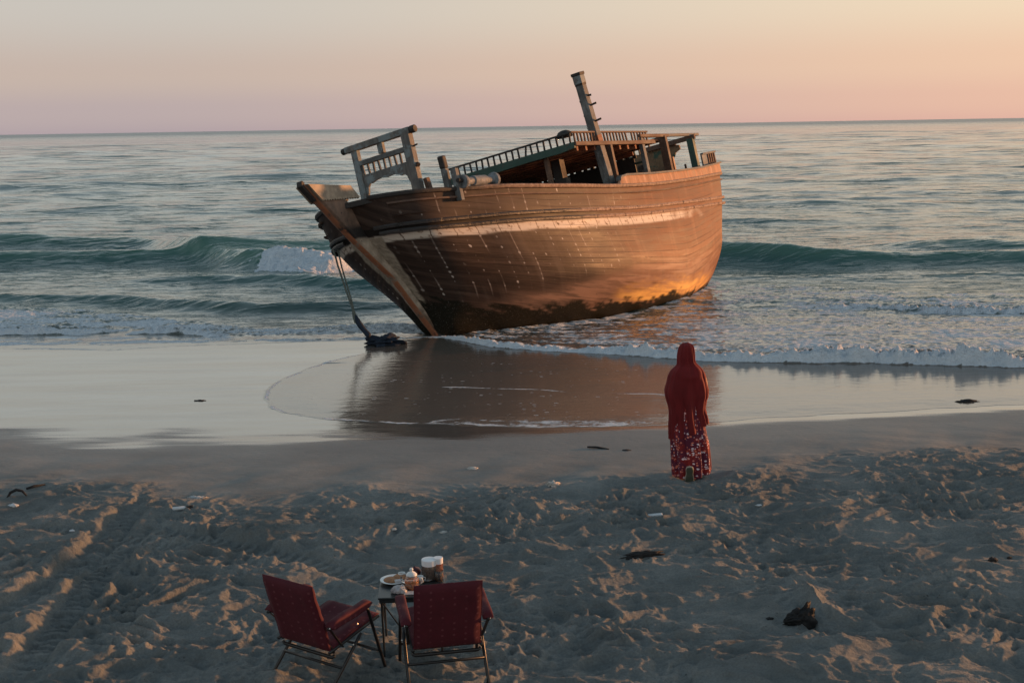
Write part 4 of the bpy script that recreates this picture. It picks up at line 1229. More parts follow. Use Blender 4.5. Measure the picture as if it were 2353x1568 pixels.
for f, s_, ln_ in ((.52, 1, .10), (.78, 1, .17), (1.20, 1, .18), (.62, -1, .07), (1.0, -1, .07), (1.33, -1, .07)):
    b0 = tp_-mdir*f+Vector((0, s_*.09, 0))
    MB().tube([b0, b0+Vector((-.05*s_ if s_ > 0 else 0, s_*ln_, .03 if ln_ > .1 else 0))], .028, 7).build('step', M_DARK, mast)

# ------------------------------------------------------------------ rope and net at the bow
t = NT('blue_net')
v = t.coord('Object')
t.set(Base_Color=t.mix(t.noise(v, 14, 4), (.003, .008, .019), (.009, .022, .045)), Roughness=.8)
t.l(t.bump(t.noise(v, 45, 4), .8, .02), t.p.inputs['Normal'])
M_NET = t.m
M_LINE = plain('green_rope', (.10, .115, .10), .85, .35, 30, .4)


def at_depth(u, v_, Y):
    d = _f + (u-CX)/F*CR - (v_-CY)/F*CU
    return Vector(np.array([0, 0, CAMZ]) + d*(Y/d[1]))


rope = MB()
Y0, Y1 = 26.2, 26.0
A = [at_depth(766, 574, 26.6), at_depth(776, 610, 26.5), at_depth(789, 650, 26.4), at_depth(803, 690, 26.3), at_depth(812, 715, 26.25)]
B = [at_depth(768, 560, 26.6)+Vector((.05, 0, 0)), at_depth(782, 615, 26.5)+Vector((.03, 0, 0)), at_depth(797, 655, 26.4), at_depth(808, 692, 26.3), at_depth(813, 716, 26.25)]
rope.tube(A, .022, 7)
r1 = rope.build('bow_rope', M_LINE)
tag(r1, 'thin greenish rope hanging slack from the dhow\'s bow down to the blue cloth', 'rope')
MB().tube(B, .018, 7).build('strand', M_LINE, r1)
MB().tube([at_depth(811, 712, 26.25), at_depth(815, 728, 26.22), at_depth(818, 742, 26.2)], [.03, .05, .035], 8).build('knot', M_LINE, r1)
cl = MB()
pts = [at_depth(816, 722, 26.2), at_depth(820, 735, 26.2), at_depth(828, 748, 26.15), at_depth(838, 760, 26.1), at_depth(850, 774, 26.0)]
cl.tube(pts, [.025, .06, .075, .05, .09], 10)
c1 = cl.build('hanging_cloth', M_NET, None, 0, True)
tag(c1, 'twisted dark blue cloth tied to the lower end of the bow rope', 'cloth')
ss = c1.modifiers.new('s', 'SUBSURF'); ss.levels = 2; ss.render_levels = 2


def lump(name, c, size, mat, seed, label, cat, rz=0, amp=.35, fr=2.2, sub=4, flat=True, pinch=None):
    bm = bmesh.new(); bmesh.ops.create_icosphere(bm, subdivisions=sub, radius=1)
    P = np.array([p.co[:] for p in bm.verts])
    d = fbm(P[:, 0]*fr+seed, P[:, 1]*fr+P[:, 2]*1.7, seed, 4)
    P = P*(1+amp*d[:, None])
    if pinch is not None: P = pinch(P)
    if flat: P[:, 2] = np.maximum(P[:, 2], -.35)
    P = P*np.array(size)
    for q, p in zip(bm.verts, P): q.co = p
    me = bpy.data.meshes.new(name); bm.to_mesh(me); bm.free()
    me.polygons.foreach_set('use_smooth', np.ones(len(me.polygons), bool))
    o = link(name, me, mat); o.location = c; o.rotation_euler = (0, 0, rz)
    return tag(o, label, cat)


hp = at(884, 784, .03)
lump('net_heap', (hp[0], hp[1]-.05, beach(hp[0], hp[1])+.05), (.36, .22, .13), M_NET, 3, 'heap of dark blue netting on the wet sand in front of the bow', 'net', 0, .55, 2.0, 5)

# ------------------------------------------------------------------ the woman in red
def ring_loft(rings, nseg=72):
    """rings: (z, cx, cy, rx, ry) -> grid"""
    return rings


def loft(name, rows, mat, parent, nseg=96, foldf=None, hem=None, zone=None, close_top=True, uvs=(1, 1)):
    R_ = len(rows); an = np.linspace(0, 2*math.pi, nseg+1)
    P = np.zeros((R_, nseg+1, 3)); UVm = np.zeros((R_, nseg+1, 2))
    for i, (z, cx, cy, rx, ry) in enumerate(rows):
        f = foldf(an, z) if foldf else 0*an
        cz = z + (hem(an, i/(R_-1)) if hem else 0)
        e = 2/2.25
        ca, sa = np.cos(an), np.sin(an)
        P[i, :, 0] = cx+(rx+f)*np.sign(ca)*np.abs(ca)**e
        P[i, :, 1] = cy+(ry+f)*np.sign(sa)*np.abs(sa)**e
        P[i, :, 2] = cz
        UVm[i, :, 0] = an/(2*math.pi)*uvs[0]; UVm[i, :, 1] = z*uvs[1]
    me = grid_mesh(name, P, None, None, UVm)
    return link(name, me, mat, parent)


def resample(tab, n):
    tab = np.array(sorted(tab, key=lambda r: -r[0])); z = np.linspace(tab[0, 0], tab[-1, 0], n)
    c = [pchip(-tab[:, 0], tab[:, k], -z) for k in range(1, tab.shape[1])]
    return np.stack([z]+c, -1)


pf = at(1580, 1098, .34)
woman_x, woman_y = float(pf[0]), float(pf[1])
woman_z = ground(woman_x, woman_y)
K = .00126      # metres per studied pixel


def outline(tab):
    out = []
    for y, xl, xr, dy, dp in tab:
        out.append(((1440-y)*K, ((xl+xr)/2-560)*K, dy, (xr-xl)/2*K, dp))
    return out


shawl_tab = outline([
    (97, 520, 545, .0, .012), (101, 503, 566, .0, .04), (115, 484, 588, .0, .075), (140, 468, 600, .005, .098), (180, 457, 607, .01, .112), (230, 451, 612, .012, .115), (275, 450, 618, .01, .108),
    (305, 446, 640, .005, .105), (330, 424, 668, .0, .118), (360, 392, 692, -.0, .135), (400, 374, 710, .0, .15), (450, 360, 724, .01, .158), (510, 344, 738, .02, .168), (565, 334, 749, .03, .175),
    (610, 340, 746, .03, .172), (660, 356, 732, .025, .16), (720, 377, 716, .015, .15), (800, 384, 712, .01, .145), (880, 382, 726, .01, .15), (960, 380, 738, .01, .158)])
dress_tab = outline([
    (640, 400, 690, .0, .11), (760, 398, 704, .0, .125), (880, 392, 716, .0, .135), (980, 388, 734, .0, .155), (1080, 398, 756, .0, .165), (1180, 406, 768, .0, .175), (1280, 412, 774, .0, .185), (1340, 416, 776, .0, .19), (1385, 420, 772, .0, .19)])

t = NT('red_shawl')
v = t.coord('Object')
fr = t.noise(t.coord('Object', (3, 3, 1)), 4, 4)
t.set(Base_Color=t.mix(fr, (.082, .0008, .002), (.185, .002, .004)), Roughness=.85)
t.p.inputs['Sheen Weight'].default_value = .12; t.p.inputs['Sheen Tint'].default_value = (.8, .1, .08, 1); t.p.inputs['Sheen Roughness'].default_value = .4
t.l(t.bump(t.noise(v, 160, 2), .25, .003), t.p.inputs['Normal'])
M_SHAWL = t.m
t = NT('floral_dress')
uvd = t.coord('UV', (1, 1, 1))
vv = t.n('ShaderNodeTexVoronoi', feature='F1'); t.l(uvd, vv.inputs['Vector']); vv.inputs['Scale'].default_value = 38
vd, vc = vv.outputs['Distance'], vv.outputs['Color']
vs_ = t.sep(vc)
size = t.rng(vs_[0], .10, 1, .10, .54, False)
wob_ = t.math('ADD', vd, t.math('MULTIPLY', t.math('SUBTRACT', t.noise(uvd, 90, 2), .5), .35))
fl = t.rng(t.math('SUBTRACT', size, wob_), -.02, .06)
heart = t.rng(wob_, .10, .05)
fcol = t.mix(t.rng(vs_[1], .35, .6), (.74, .60, .64), (.66, .17, .11))
groundc = t.mix(t.rng(t.noise(uvd, 6, 3), .45, .6), (.085, .003, .022), (.20, .006, .006))
base = t.mix(fl, groundc, fcol)
base = t.mix(t.math('MULTIPLY', heart, fl), base, (.35, .08, .05))
t.set(Base_Color=base, Roughness=.8)
M_DRESS = t.m
M_SKIN = plain('skin', (.24, .12, .075), .6, .12, 10, .1)

# the body itself, one skin, mostly under the clothes
me = bpy.data.meshes.new('person')
J = {}; vv_ = []; ee = []; rad = []


def jn(name, p, r, frm=None):
    J[name] = len(vv_); vv_.append(p); rad.append(r)
    if frm is not None: ee.append((J[frm], J[name]))


jn('pelvis', (0, 0, .88), .115); jn('waist', (0, .01, 1.03), .10, 'pelvis'); jn('chest', (0, .0, 1.22), .115, 'waist'); jn('neck0', (0, .0, 1.38), .055, 'chest'); jn('neck', (-.03, .01, 1.44), .048, 'neck0')
jn('head0', (-.035, .02, 1.52), .070, 'neck'); jn('head1', (-.035, .025, 1.60), .075, 'head0')
jn('nose', (-.035, .10, 1.53), .018, 'head0')
for s_, n_ in ((-1, 'l'), (1, 'r')):
    jn('sh'+n_, (s_*.155, 0, 1.34), .050, 'chest'); jn('el'+n_, (s_*.215, .03, 1.09), .038, 'sh'+n_); jn('wr'+n_, (s_*.07, .17, 1.06), .026, 'el'+n_)
    jn('pa'+n_, (s_*.02, .185, 1.075), .028, 'wr'+n_)
    for k_, (dx_, dz_, l_) in enumerate(((.0, .028, .075), (.0, .010, .082), (.0, -.008, .076), (.0, -.025, .06))):
        q = (-s_*.025, .19, 1.075+dz_); jn('f%d' % k_+n_, q, .009, 'pa'+n_)
        jn('g%d' % k_+n_, (-s_*(.025+l_*.5), .185, 1.072+dz_), .008, 'f%d' % k_+n_); jn('h%d' % k_+n_, (-s_*(.02+l_), .165, 1.07+dz_), .0075, 'g%d' % k_+n_)
    jn('t0'+n_, (s_*.03, .175, 1.115), .010, 'pa'+n_); jn('t1'+n_, (s_*.01, .17, 1.145), .0085, 't0'+n_)
jn('hl', (-.085, 0, .82), .092, 'pelvis'); jn('kl', (-.075, .09, .47), .058, 'hl'); jn('al', (-.07, .12, .085), .038, 'kl'); jn('tl', (-.075, .28, .03), .028, 'al')
jn('hr', (.085, 0, .82), .092, 'pelvis'); jn('kr', (.06, .05, .47), .058, 'hr'); jn('ar', (-.015, -.135, .20), .032, 'kr'); jn('tr', (-.018, -.165, .075), .028, 'ar')
me.from_pydata(vv_, ee, [])
person = link('person', me, M_SKIN)
sk = person.modifiers.new('skin', 'SKIN'); sk.use_smooth_shade = True
for i, r in enumerate(rad): me.skin_vertices[0].data[i].radius = (r, r)
me.skin_vertices[0].data[0].use_root = True
sb = person.modifiers.new('sub', 'SUBSURF'); sb.levels = 1; sb.render_levels = 2
person.location = (woman_x, woman_y, woman_z)
tag(person, 'person in red headscarf and long floral dress walking over the sand towards the boat', 'person')


def shawl_fold(a, z):
    amp = .004+.012*smooth(1.25, .6, z)
    f = amp*(np.sin(a*9+z*3.0)+.7*np.sin(a*5-z*6+1.0)+.5*np.sin(a*17+z*2))
    u_ = np.cos(a)*1.7; w_ = np.sin(a)*1.7
    f = f+(.007+.016*smooth(1.3, .7, z))*perlin(u_*2.2+z*1.5, w_*2.2+z*.8, 401)+(.004+.010*smooth(1.3, .8, z))*(1-2*np.abs(perlin(u_*4+z*2.2, w_*4-z, 402)))
    f = f+.012*smooth(1.0, .75, z)*np.exp(-((a-5.35)/.16)**2)-.012*smooth(1.35, 1.0, z)*np.exp(-((a-5.15)/.10)**2)
    f = f+.010*np.exp(-((z-1.29)/.05)**2)*np.sin(a*4+1)          # slack at the nape
    return f


def shawl_hem(a, k_):
    # the corner of the shawl hangs lower on the left than on the right
    w = np.clip((k_-.62)/.38, 0, 1)
    return w*(.085*np.cos(a)+.02*np.cos(2*a+.7)+.005*np.sin(7*a))


loft('shawl', resample(shawl_tab, 90), M_SHAWL, person, 120, shawl_fold, shawl_hem)


def dress_fold(a, z):
    amp = .003+.017*smooth(.8, .05, z)
    u_ = np.cos(a)*1.7; w_ = np.sin(a)*1.7
    return .018*smooth(.9, .2, z)*perlin(u_*2+z, w_*2+z*.6, 403)+amp*(np.sin(a*8+.4+z*1.2)+.6*np.sin(a*13-z*2.5)+.4*np.sin(a*21+2))+.02*smooth(.6, .1, z)*np.exp(-((a-4.68)/.13)**2)*-1


def dress_hem(a, k_):
    w = np.clip((k_-.8)/.2, 0, 1)
    return w*(.045*smooth(-.1, .9, np.cos(a)) - .015)


loft('dress', resample(dress_tab, 70), M_DRESS, person, 140, dress_fold, dress_hem, uvs=(1.25, 1.0))
# sandals: the right heel is lifted and shows its sole
def sole_outline(L=.25):
    return [(.0, -.125), (.026, -.118), (.036, -.085), (.033, -.02), (.043, .05), (.045, .085), (.033, .115), (.008, .127), (-.02, .118), (-.036, .085), (-.036, .045), (-.028, -.02), (-.034, -.085), (-.024, -.118)]


M_SOLE = plain('sole_rubber', (.075, .08, .055), .8, .2, 20, .3)
M_STRAP = plain('sandal_leather', (.40, .33, .26), .6, .15, 20, .2)
sh = MB().prism(sole_outline(), 2, -.014, .004)
s1 = sh.build('sandal', M_SOLE, person, .004)
s1.location = (-.018, -.235, .115); s1.rotation_euler = (R(-64), 0, R(-4)); s1.scale = (1.2, 1.05, 1)
rim = MB().prism([(x*1.16, y*1.06) for x, y in sole_outline()], 2, .0045, .022).build('foot_bed', M_STRAP, s1, .006)
s2 = sh.build('sandal', M_SOLE, person, .004)
s2.location = (-.075, .19, .016)

# ------------------------------------------------------------------ folding armchairs
t = NT('maroon_cloth')
uvc = t.coord('UV')
us = t.sep(uvc)
ax_ = t.math('SUBTRACT', t.math('FRACT', t.math('DIVIDE', us[0], .085)), .5)
ay_ = t.math('SUBTRACT', t.math('FRACT', t.math('DIVIDE', us[1], .055)), .5)
r2 = t.math('SQRT', t.math('ADD', t.math('MULTIPLY', t.math('MULTIPLY', ax_, ax_), 2.4), t.math('MULTIPLY', ay_, ay_)))
cmb = t.n('ShaderNodeCombineXYZ'); t.l(t.math('FLOOR', t.math('DIVIDE', us[0], .085)), cmb.inputs[0]); t.l(t.math('FLOOR', t.math('DIVIDE', us[1], .055)), cmb.inputs[1])
wnn = t.n('ShaderNodeTexWhiteNoise', noise_dimensions='2D'); t.l(cmb.outputs[0], wnn.inputs[0])
dots = t.math('MULTIPLY', t.rng(r2, .22, .12), t.rng(wnn.outputs[0], .1, .6, .15, 1))
cb = t.mix(t.noise(t.coord('Object'), 14, 4), (.050, .001, .006), (.085, .002, .010))
t.set(Base_Color=t.mix(t.math('MULTIPLY', dots, .38), cb, (.20, .06, .07)), Roughness=.85)
t.l(t.bump(t.noise(t.coord('Object'), 220, 2), .3, .003), t.p.inputs['Normal'])
M_CLOTH = t.m
t = NT('chair_tube')
t.set(Base_Color=t.mix(t.noise(t.coord('Object'), 12, 3), (.012, .012, .013), (.03, .027, .025)), Roughness=.32, Metallic=.35)
M_TUBE = t.m
M_RIVET = plain('rivet', (.6, .58, .55), .35, .1, 10, 0, .8)


def pad(name, P0, ux, uy, uz, L, Wd, T, mat, parent, nx=26, ny=22, sag=.0, puff=.35, curl=0.0):
    """a cushion: rounded sheet spanned by ux (width) and uy (length) with thickness along uz"""
    ux, uy, uz = (Vector(a).normalized() for a in (ux, uy, uz)); P0 = Vector(P0)
    nu = 56; V = np.zeros((ny, nu+1, 3)); UVq = np.zeros((ny, nu+1, 2))
    a = np.linspace(0, 2*math.pi, nu+1)
    for i in range(ny):
        f = i/(ny-1); ed = max(.02, 1-abs(2*f-1)**9)**.5
        for k_ in range(nu+1):
            ca, sa = math.cos(a[k_]), math.sin(a[k_])
            x = Wd/2*math.copysign(abs(ca)**.32, ca); z = T/2*math.copysign(abs(sa)**(.55), sa)*ed
            quilt = .12*T*math.cos(x/.085*2*math.pi*.5)*(1 if abs(ca) < .97 else 0)
            z += quilt*math.copysign(1, sa)*ed*.9 + puff*.03*float(perlin(np.array(x*5.5+L*31), np.array(f*L*5.0+Wd*17), 77))*ed + .004*float(perlin(np.array(x*17.0), np.array(f*L*14.0), 78))*ed - sag*(1-(2*x/Wd)**2)*math.sin(math.pi*f) + curl*f*f
            p = P0+ux*x+uy*(L*f)+uz*z
            V[i, k_] = p
            UVq[i, k_] = (x+ (5 if sa > 0 else 0), L*f)
    caps = None
    me_ = grid_mesh(name, V, None, None, UVq)
    bm = bmesh.new(); bm.from_mesh(me_)
    bmesh.ops.remove_doubles(bm, verts=bm.verts, dist=1e-5)
    ends = [e for e in bm.edges if len(e.link_faces) == 1]
    if ends: bmesh.ops.holes_fill(bm, edges=ends, sides=0)
    bmesh.ops.recalc_face_normals(bm, faces=bm.faces)
    bm.to_mesh(me_); bm.free()
    return link(name, me_, mat, parent)


def armchair(loc, yaw, label, zt=0.0):
    """front of the chair along +y"""
    c = empty('folding_armchair', loc, yaw)
    tag(c, label, 'chair', 'maroon folding armchairs')
    w = .252
    bd = Vector((0, -.30, .86)).normalized()     # the back leans
    b0 = Vector((0, -.13, .40)); rec = Vector((0, -math.sin(R(17)), math.cos(R(17)))); nb_ = Vector((0, math.cos(R(17)), math.sin(R(17))))
    pad('backrest', b0-rec*.05, (1, 0, 0), rec, nb_, .57, .49, .06, M_CLOTH, c, sag=.012)
    sd_ = Vector((0, math.cos(R(9)), math.sin(R(9))))
    pad('seat', Vector((0, -.14, .37)), (1, 0, 0), sd_, Vector((0, -math.sin(R(9)), math.cos(R(9)))), .56, .50, .055, M_CLOTH, c, sag=.015)
    for s_ in (-1, 1):
        x = s_*(w+.045)
        pad('armrest', Vector((x, -.19, .575)), (1, 0, 0), (0, 1, .10), (0, -.10, 1), .44, .075, .06, M_CLOTH, c, nx=8, ny=18)
        MB().tube([(x, .20, .60), (x, .235, .56), (x, .30, .36), (x, .46, -.11)], .0125, 8).build('front_leg', M_TUBE, c, 0, True)
        MB().tube([(x*.97, .16, .405), (x*.97, .12, .37), (x*.97, -.40, -.11)], .0125, 8).build('rear_leg', M_TUBE, c, 0, True)
        MB().tube([(s_*w, -.10, .34), (s_*(w-.02), -.125, .40), tuple(b0+rec*.50+nb_*.005+Vector((s_*(w-.035), 0, 0)))], .012, 8).build('back_tube', M_TUBE, c, 0, True)
        MB().tube([(x, -.20, .565), (x, .22, .607)], .011, 8).build('arm_tube', M_TUBE, c, 0, True)
        MB().tube([(s_*w, -.15, .355), (s_*w, .40, .445)], .012, 8).build('seat_tube', M_TUBE, c, 0, True)
        MB().beam((x, -.19, .57), (x*.9, -.02, .36), .022, .006).build('stay', M_TUBE, c)
        for yy, zz in ((.10, .50), (.20, .585), (.05, .36), (-.19, .57)):
            MB().lathe([(0, .006), (.006, .004), (.008, 0)], (x+s_*.012, yy, zz), 8, Matrix.Rotation(s_*R(90), 4, 'Y')).build('rivet', M_RIVET, c)
    MB().tube([(-w-.03, -.06, .215), (w+.03, -.06, .215)], .011, 8).build('cross_bar', M_TUBE, c, 0, True)
    MB().tube([(-w, -.10, .315), (-w+.02, -.10, .30), (w-.02, -.10, .30), (w, -.10, .315)], .014, 8).build('cross_bar', M_TUBE, c, 0, True)
    MB().tube([(-w-.04, .345, .20), (w+.04, .345, .20)], .010, 8).build('cross_bar', M_TUBE, c, 0, True)
    return c


def settle(x, y): return ground(x, y)-.03


armchair((-.53, 8.44, .545), R(11), 'maroon padded folding armchair with its back squarely to us, right of the small table')
armchair((-1.475, 8.50, .545), R(-34), 'maroon padded folding armchair turned to face the small table, showing its arm and seat')

# ------------------------------------------------------------------ side table and the tea things on it
TX, TY, TZ, TR_ = -.82, 9.14, 1.03, R(3)
tb = empty('folding_table', (TX, TY, TZ-.47), TR_)
tag(tb, 'small black folding table with thin crossed legs between the two armchairs', 'table')
t = NT('table_metal'); t.set(Base_Color=t.mix(t.noise(t.coord('Object'), 8, 3), (.010, .014, .015), (.02, .026, .028)), Roughness=.35)
M_TABLE = t.m
MB().box((0, 0, .462), (.52, .38, .016)).build('table_top', M_TABLE, tb, .004)
MB().beam((-.25, -.18, .44), (.25, -.18, .44), .02, .025).beam((-.25, .18, .44), (.25, .18, .44), .02, .025).build('apron', M_TABLE, tb)
for sx in (-1, 1):
    for sy_ in (-1, 1):
        MB().tube([(sx*.235, sy_*.165, .45), (sx*.225, sy_*.165, -.03)], .0085, 8).build('leg', M_TABLE, tb)
        MB().tube([(sx*.235, sy_*.16, .43), (sx*.02, sy_*.16, .10)], .006, 6).build('brace', M_TABLE, tb)
    MB().tube([(sx*.23, -.165, .42), (sx*.225, .165, .06)], .006, 6).build('brace', M_TABLE, tb)


def on_table(u, v_, z=None):
    p = at(u, v_, TZ+.0015 if z is None else z); return Vector((p[0], p[1], TZ+.0005))


def zz(x, y): return (640+x*.272)*.9046, (1380+y*.272)*.9046     # from the enlarged view of the table


def glass(name, col, rough=.03, alpha=.0, ior=1.45):
    t = NT(name); t.set(Base_Color=col, Roughness=rough, IOR=ior)
    t.p.inputs['Transmission Weight'].default_value = .96
    return t.m


M_GLASS = glass('clear_glass', (.96, .96, .96))
M_WHITE = plain('white_lid', (.74, .76, .78), .45, .05, 10, .05)
M_CHINA = plain('white_china', (.72, .72, .70), .25, .05, 10, 0)
M_BREAD = plain('flat_bread', (.34, .155, .07), .8, .35, 40, .5)
M_TEA = plain('amber_tea', (.40, .135, .03), .15, .25, 12, 0)
M_SPICE = plain('dark_spice', (.085, .042, .02), .8, .6, 60, .5)
M_ORANGE = plain('orange_preserve', (.42, .13, .045), .6, .4, 40, .4)
M_PLUM = plain('plum_pot', (.06, .015, .02), .35, .2, 10, 0)
M_PAPER = plain('tissue', (.50, .48, .48), .9, .12, 18, .5)


def mk(name, loc, label, cat, group=None):
    e = empty(name, tuple(loc)); tag(e, label, cat, group); return e


# plate with flat breads
p = on_table(*zz(1318, 385)); pl = mk('plate', p+Vector((0, .07, 0)), 'round white plate of folded flat bread at the table\'s left front corner', 'plate')
MB().lathe([(.0, .004), (.06, .004), (.066, .008), (.108, .021), (.112, .024), (.108, .026), (.066, .013), (.0, .009)], (0, 0, 0), 40).build('dish', M_CHINA, pl, 0, True)
b1 = mk('flat_bread', p+Vector((-.02, .075, .012)), 'brown flat bread lying on the left of the white plate', 'bread')
MB().lathe([(0, .002), (.062, .0), (.067, .005), (.060, .012), (0, .015)], (0, 0, 0), 26).build('bread', M_BREAD, b1, 0, True)
b2 = mk('flat_bread', p+Vector((.036, .10, .018)), 'brown flat bread leaning on the other at the back of the plate', 'bread')
o = MB().lathe([(0, .002), (.055, .0), (.06, .005), (.054, .012), (0, .014)], (0, 0, 0), 26).build('bread', M_BREAD, b2, 0, True); o.rotation_euler = (R(12), R(-10), 0)
b3 = mk('cheese_piece', p+Vector((.045, .02, .014)), 'pale folded piece of bread at the front of the plate', 'bread')
MB().box((0, 0, .012), (.065, .05, .022), Matrix.Rotation(R(18), 4, 'Z')).build('slice', M_PAPER, b3, .006)
# tissue and small glass in front
p = on_table(*zz(1372, 468)); tw = mk('paper_napkin', p+Vector((.0, .025, 0)), 'crumpled pale napkin at the front edge of the table', 'napkin')
lp = lump('napkin_sheet', (0, 0, 0), (.055, .03, .045), M_PAPER, 9, None, None, 0, .35, 3.0, 4); lp.parent = tw; lp.location = (0, 0, .018)
p = on_table(*zz(1445, 466)); q_ = mk('paper_napkin', p+Vector((.035, .02, 0)), 'flat pale napkin lying under the glass teapot', 'napkin')
MB().box((0, 0, .002), (.12, .07, .004), Matrix.Rotation(R(4), 4, 'Z')).build('sheet', M_PAPER, q_)
# glass teapot with amber tea
p = on_table(*zz(1488, 440)); tp2 = mk('teapot', p+Vector((0, .05, .004)), 'round glass teapot of amber tea with a domed glass lid', 'teapot')
MB().lathe([(.0, .002), (.045, .002), (.056, .02), (.058, .06), (.050, .088), (.036, .10), (.034, .108), (.038, .112)], (0, 0, 0), 32).build('pot', M_GLASS, tp2, 0, True)
MB().lathe([(.0, .005), (.043, .005), (.053, .02), (.054, .062), (.0, .062)], (0, 0, 0), 32).build('tea', M_TEA, tp2, 0, True)
MB().lathe([(.045, .108), (.043, .118), (.03, .132), (.012, .140), (.010, .145), (.016, .155), (.012, .166), (.0, .168)], (0, 0, 0), 28).build('lid', M_CHINA, tp2, 0, True)
MB().tube([(-.05, 0, .05), (-.075, .0, .07), (-.085, 0, .098)], [.014, .010, .008], 10).build('spout', M_GLASS, tp2, 0, True)
MB().tube([(.05, 0, .085), (.082, .0, .08), (.088, 0, .055), (.055, 0, .03)], .006, 8).build('handle', M_CHINA, tp2, 0, True)
# dark pot behind
p = on_table(*zz(1515, 330)); d2 = mk('sugar_bowl', p+Vector((0, .05, 0)), 'dark plum round bowl behind the glass teapot', 'bowl')
MB().lathe([(.0, .0), (.03, .0), (.05, .025), (.052, .05), (.04, .075), (.012, .085), (.0, .095)], (0, 0, 0), 28).build('bowl', M_PLUM, d2, 0, True)
# two white cups
for zx, zy, lb in ((1398, 320, 'small white cup just behind the flat bread'), (1568, 352, 'small white cup between the teapot and the large jar')):
    p = on_table(*zz(zx, zy)); c_ = mk('cup', p, lb, 'cup', 'small white tea cups')
    MB().lathe([(.0, .0), (.016, .0), (.026, .025), (.029, .048), (.027, .048), (.022, .02), (.0, .006)], (0, 0, 0), 22).build('bowl', M_CHINA, c_, 0, True)
    MB().tube([(.026, 0, .04), (.042, 0, .036), (.042, 0, .018), (.024, 0, .014)], .004, 6).build('handle', M_CHINA, c_, 0, True)
# jars with white lids


def jar(px, py, r, h, lidh, fill, label):
    p = on_table(*zz(px, py)); j = mk('jar', p+Vector((0, r, 0)), label, 'jar', 'jars with white screw lids')
    MB().lathe([(0, .0), (r*.92, .0), (r, .012), (r, h-.02), (r*.86, h-.004), (r*.86, h+.01)], (0, 0, 0), 32).build('glass_body', M_GLASS, j, 0, True)
    MB().lathe([(0, .004), (r*.88, .004), (r*.955, .014), (r*.955, h*.86), (0, h*.86)], (0, 0, 0), 28).build('contents', fill, j, 0, True)
    MB().lathe([(r*.97, h-.008), (r*.99, h+lidh*.9), (r*.94, h+lidh), (0, h+lidh)], (0, 0, 0), 36).build('lid', M_WHITE, j, .002)
    return j


jar(1652, 350, .062, .125, .042, M_SPICE, 'large wide jar of dark contents with a broad white lid')
jar(1738, 335, .040, .135, .040, M_ORANGE, 'slim jar of orange preserve with a small white lid')
p = on_table(*zz(1742, 352)); g_ = mk('tumbler', p+Vector((0, .03, 0)), 'clear glass tumbler standing before the slim orange jar', 'glass')
MB().lathe([(0, 0), (.03, 0), (.038, .085), (.035, .085), (.028, .006), (0, .006)], (0, 0, 0), 28).build('glass_wall', M_GLASS, g_, 0, True)
MB().lathe([(0, .008), (.027, .008), (.029, .03), (0, .03)], (0, 0, 0), 24).build('contents', M_PAPER, g_, 0, True)
p = on_table(*zz(1630, 352)); g2 = mk('saucer', p+Vector((0, .03, 0)), 'small white saucer at the foot of the large jar', 'saucer')
MB().lathe([(0, .002), (.02, .002), (.045, .012), (.047, .014), (.02, .006), (0, .006)], (0, 0, 0), 28).build('dish', M_CHINA, g2, 0, True)

# ------------------------------------------------------------------ things washed up on the sand
M_CHAR = plain('charred_wood', (.014, .012, .012), .8, .5, 14, .8)
M_BLACKCLOTH = plain('black_sodden_cloth', (.006, .006, .007), .75, .5, 9, .7)
M_TRASH = plain('pale_plastic', (.58, .60, .62), .4, .12, 9, .4)
M_FILM = plain('clear_film', (.42, .44, .46), .3, .2, 12, .6)
M_SHELL = plain('pale_shell', (.50, .46, .42), .7, .2, 14, .4)


def spot(u, v_, zguess=.4):
    z = zguess
    for _ in range(6):
        p = at(u, v_, z); z = ground(p[0], p[1])
    return p[0], p[1], z


def put(u, v_, dz=0.0):
    x, y, z = spot(u, v_); return (x, y, z+dz)


def plank_pinch(P):
    P = P.copy(); P[:, 2] += .45*np.sin(P[:, 0]*1.5+.5); return P


lump('driftwood', put(1466, 1278, .012), (.205, .05, .035), M_CHAR, 21, 'long black piece of driftwood half sunk in the trodden sand', 'driftwood', R(9), .45, 1.8, 4, True, plank_pinch)


def tri_pinch(P):
    P = P.copy(); f = np.clip((P[:, 0]+1)/2, 0, 1)
    P[:, 2] = P[:, 2]*(.25+.95*f)+.15*f; P[:, 1] *= (.6+.4*f); return P


lump('cloth_scrap', put(1834, 1432, .02), (.135, .07, .14), M_BLACKCLOTH, 22, 'black wedge of sodden cloth half buried beside a ridge of sand', 'cloth', R(4), .35, 2.4, 5, True, tri_pinch)
lump('cloth_scrap', put(1768, 1420, .0), (.03, .02, .012), M_BLACKCLOTH, 23, 'tiny black scrap just left of the black wedge', 'cloth', 0, .4, 2.5, 3)
lump('stone', put(2280, 1290, .01), (.043, .03, .028), M_CHAR, 24, 'small black lump near the right edge of the sand', 'stone', 0, .4, 2, 4)
lump('stone', put(2318, 1282, .006), (.025, .016, .014), M_CHAR, 27, 'tiny dark lump beside the small black lump', 'stone', .5, .4, 2, 3)
x, y, z = put(1504, 1171, .022)
bt = mk('plastic_tub', (x, y, z), 'flat white plastic piece lying on the trodden sand below the person', 'litter')
MB().prism([(-.085, .0), (-.07, .018), (.075, .03), (.085, .022), (.07, .004), (-.05, -.01)], 1, -.03, .03).build('shell', M_TRASH, bt, .006)
x, y, z = put(417, 1170)
bo = empty('plastic_bottle', (x, y, z+.018), R(14)); tag(bo, 'small white bottle with a black cap lying on the sand at the left', 'bottle')
rx_ = Matrix.Rotation(R(90), 4, 'Y')
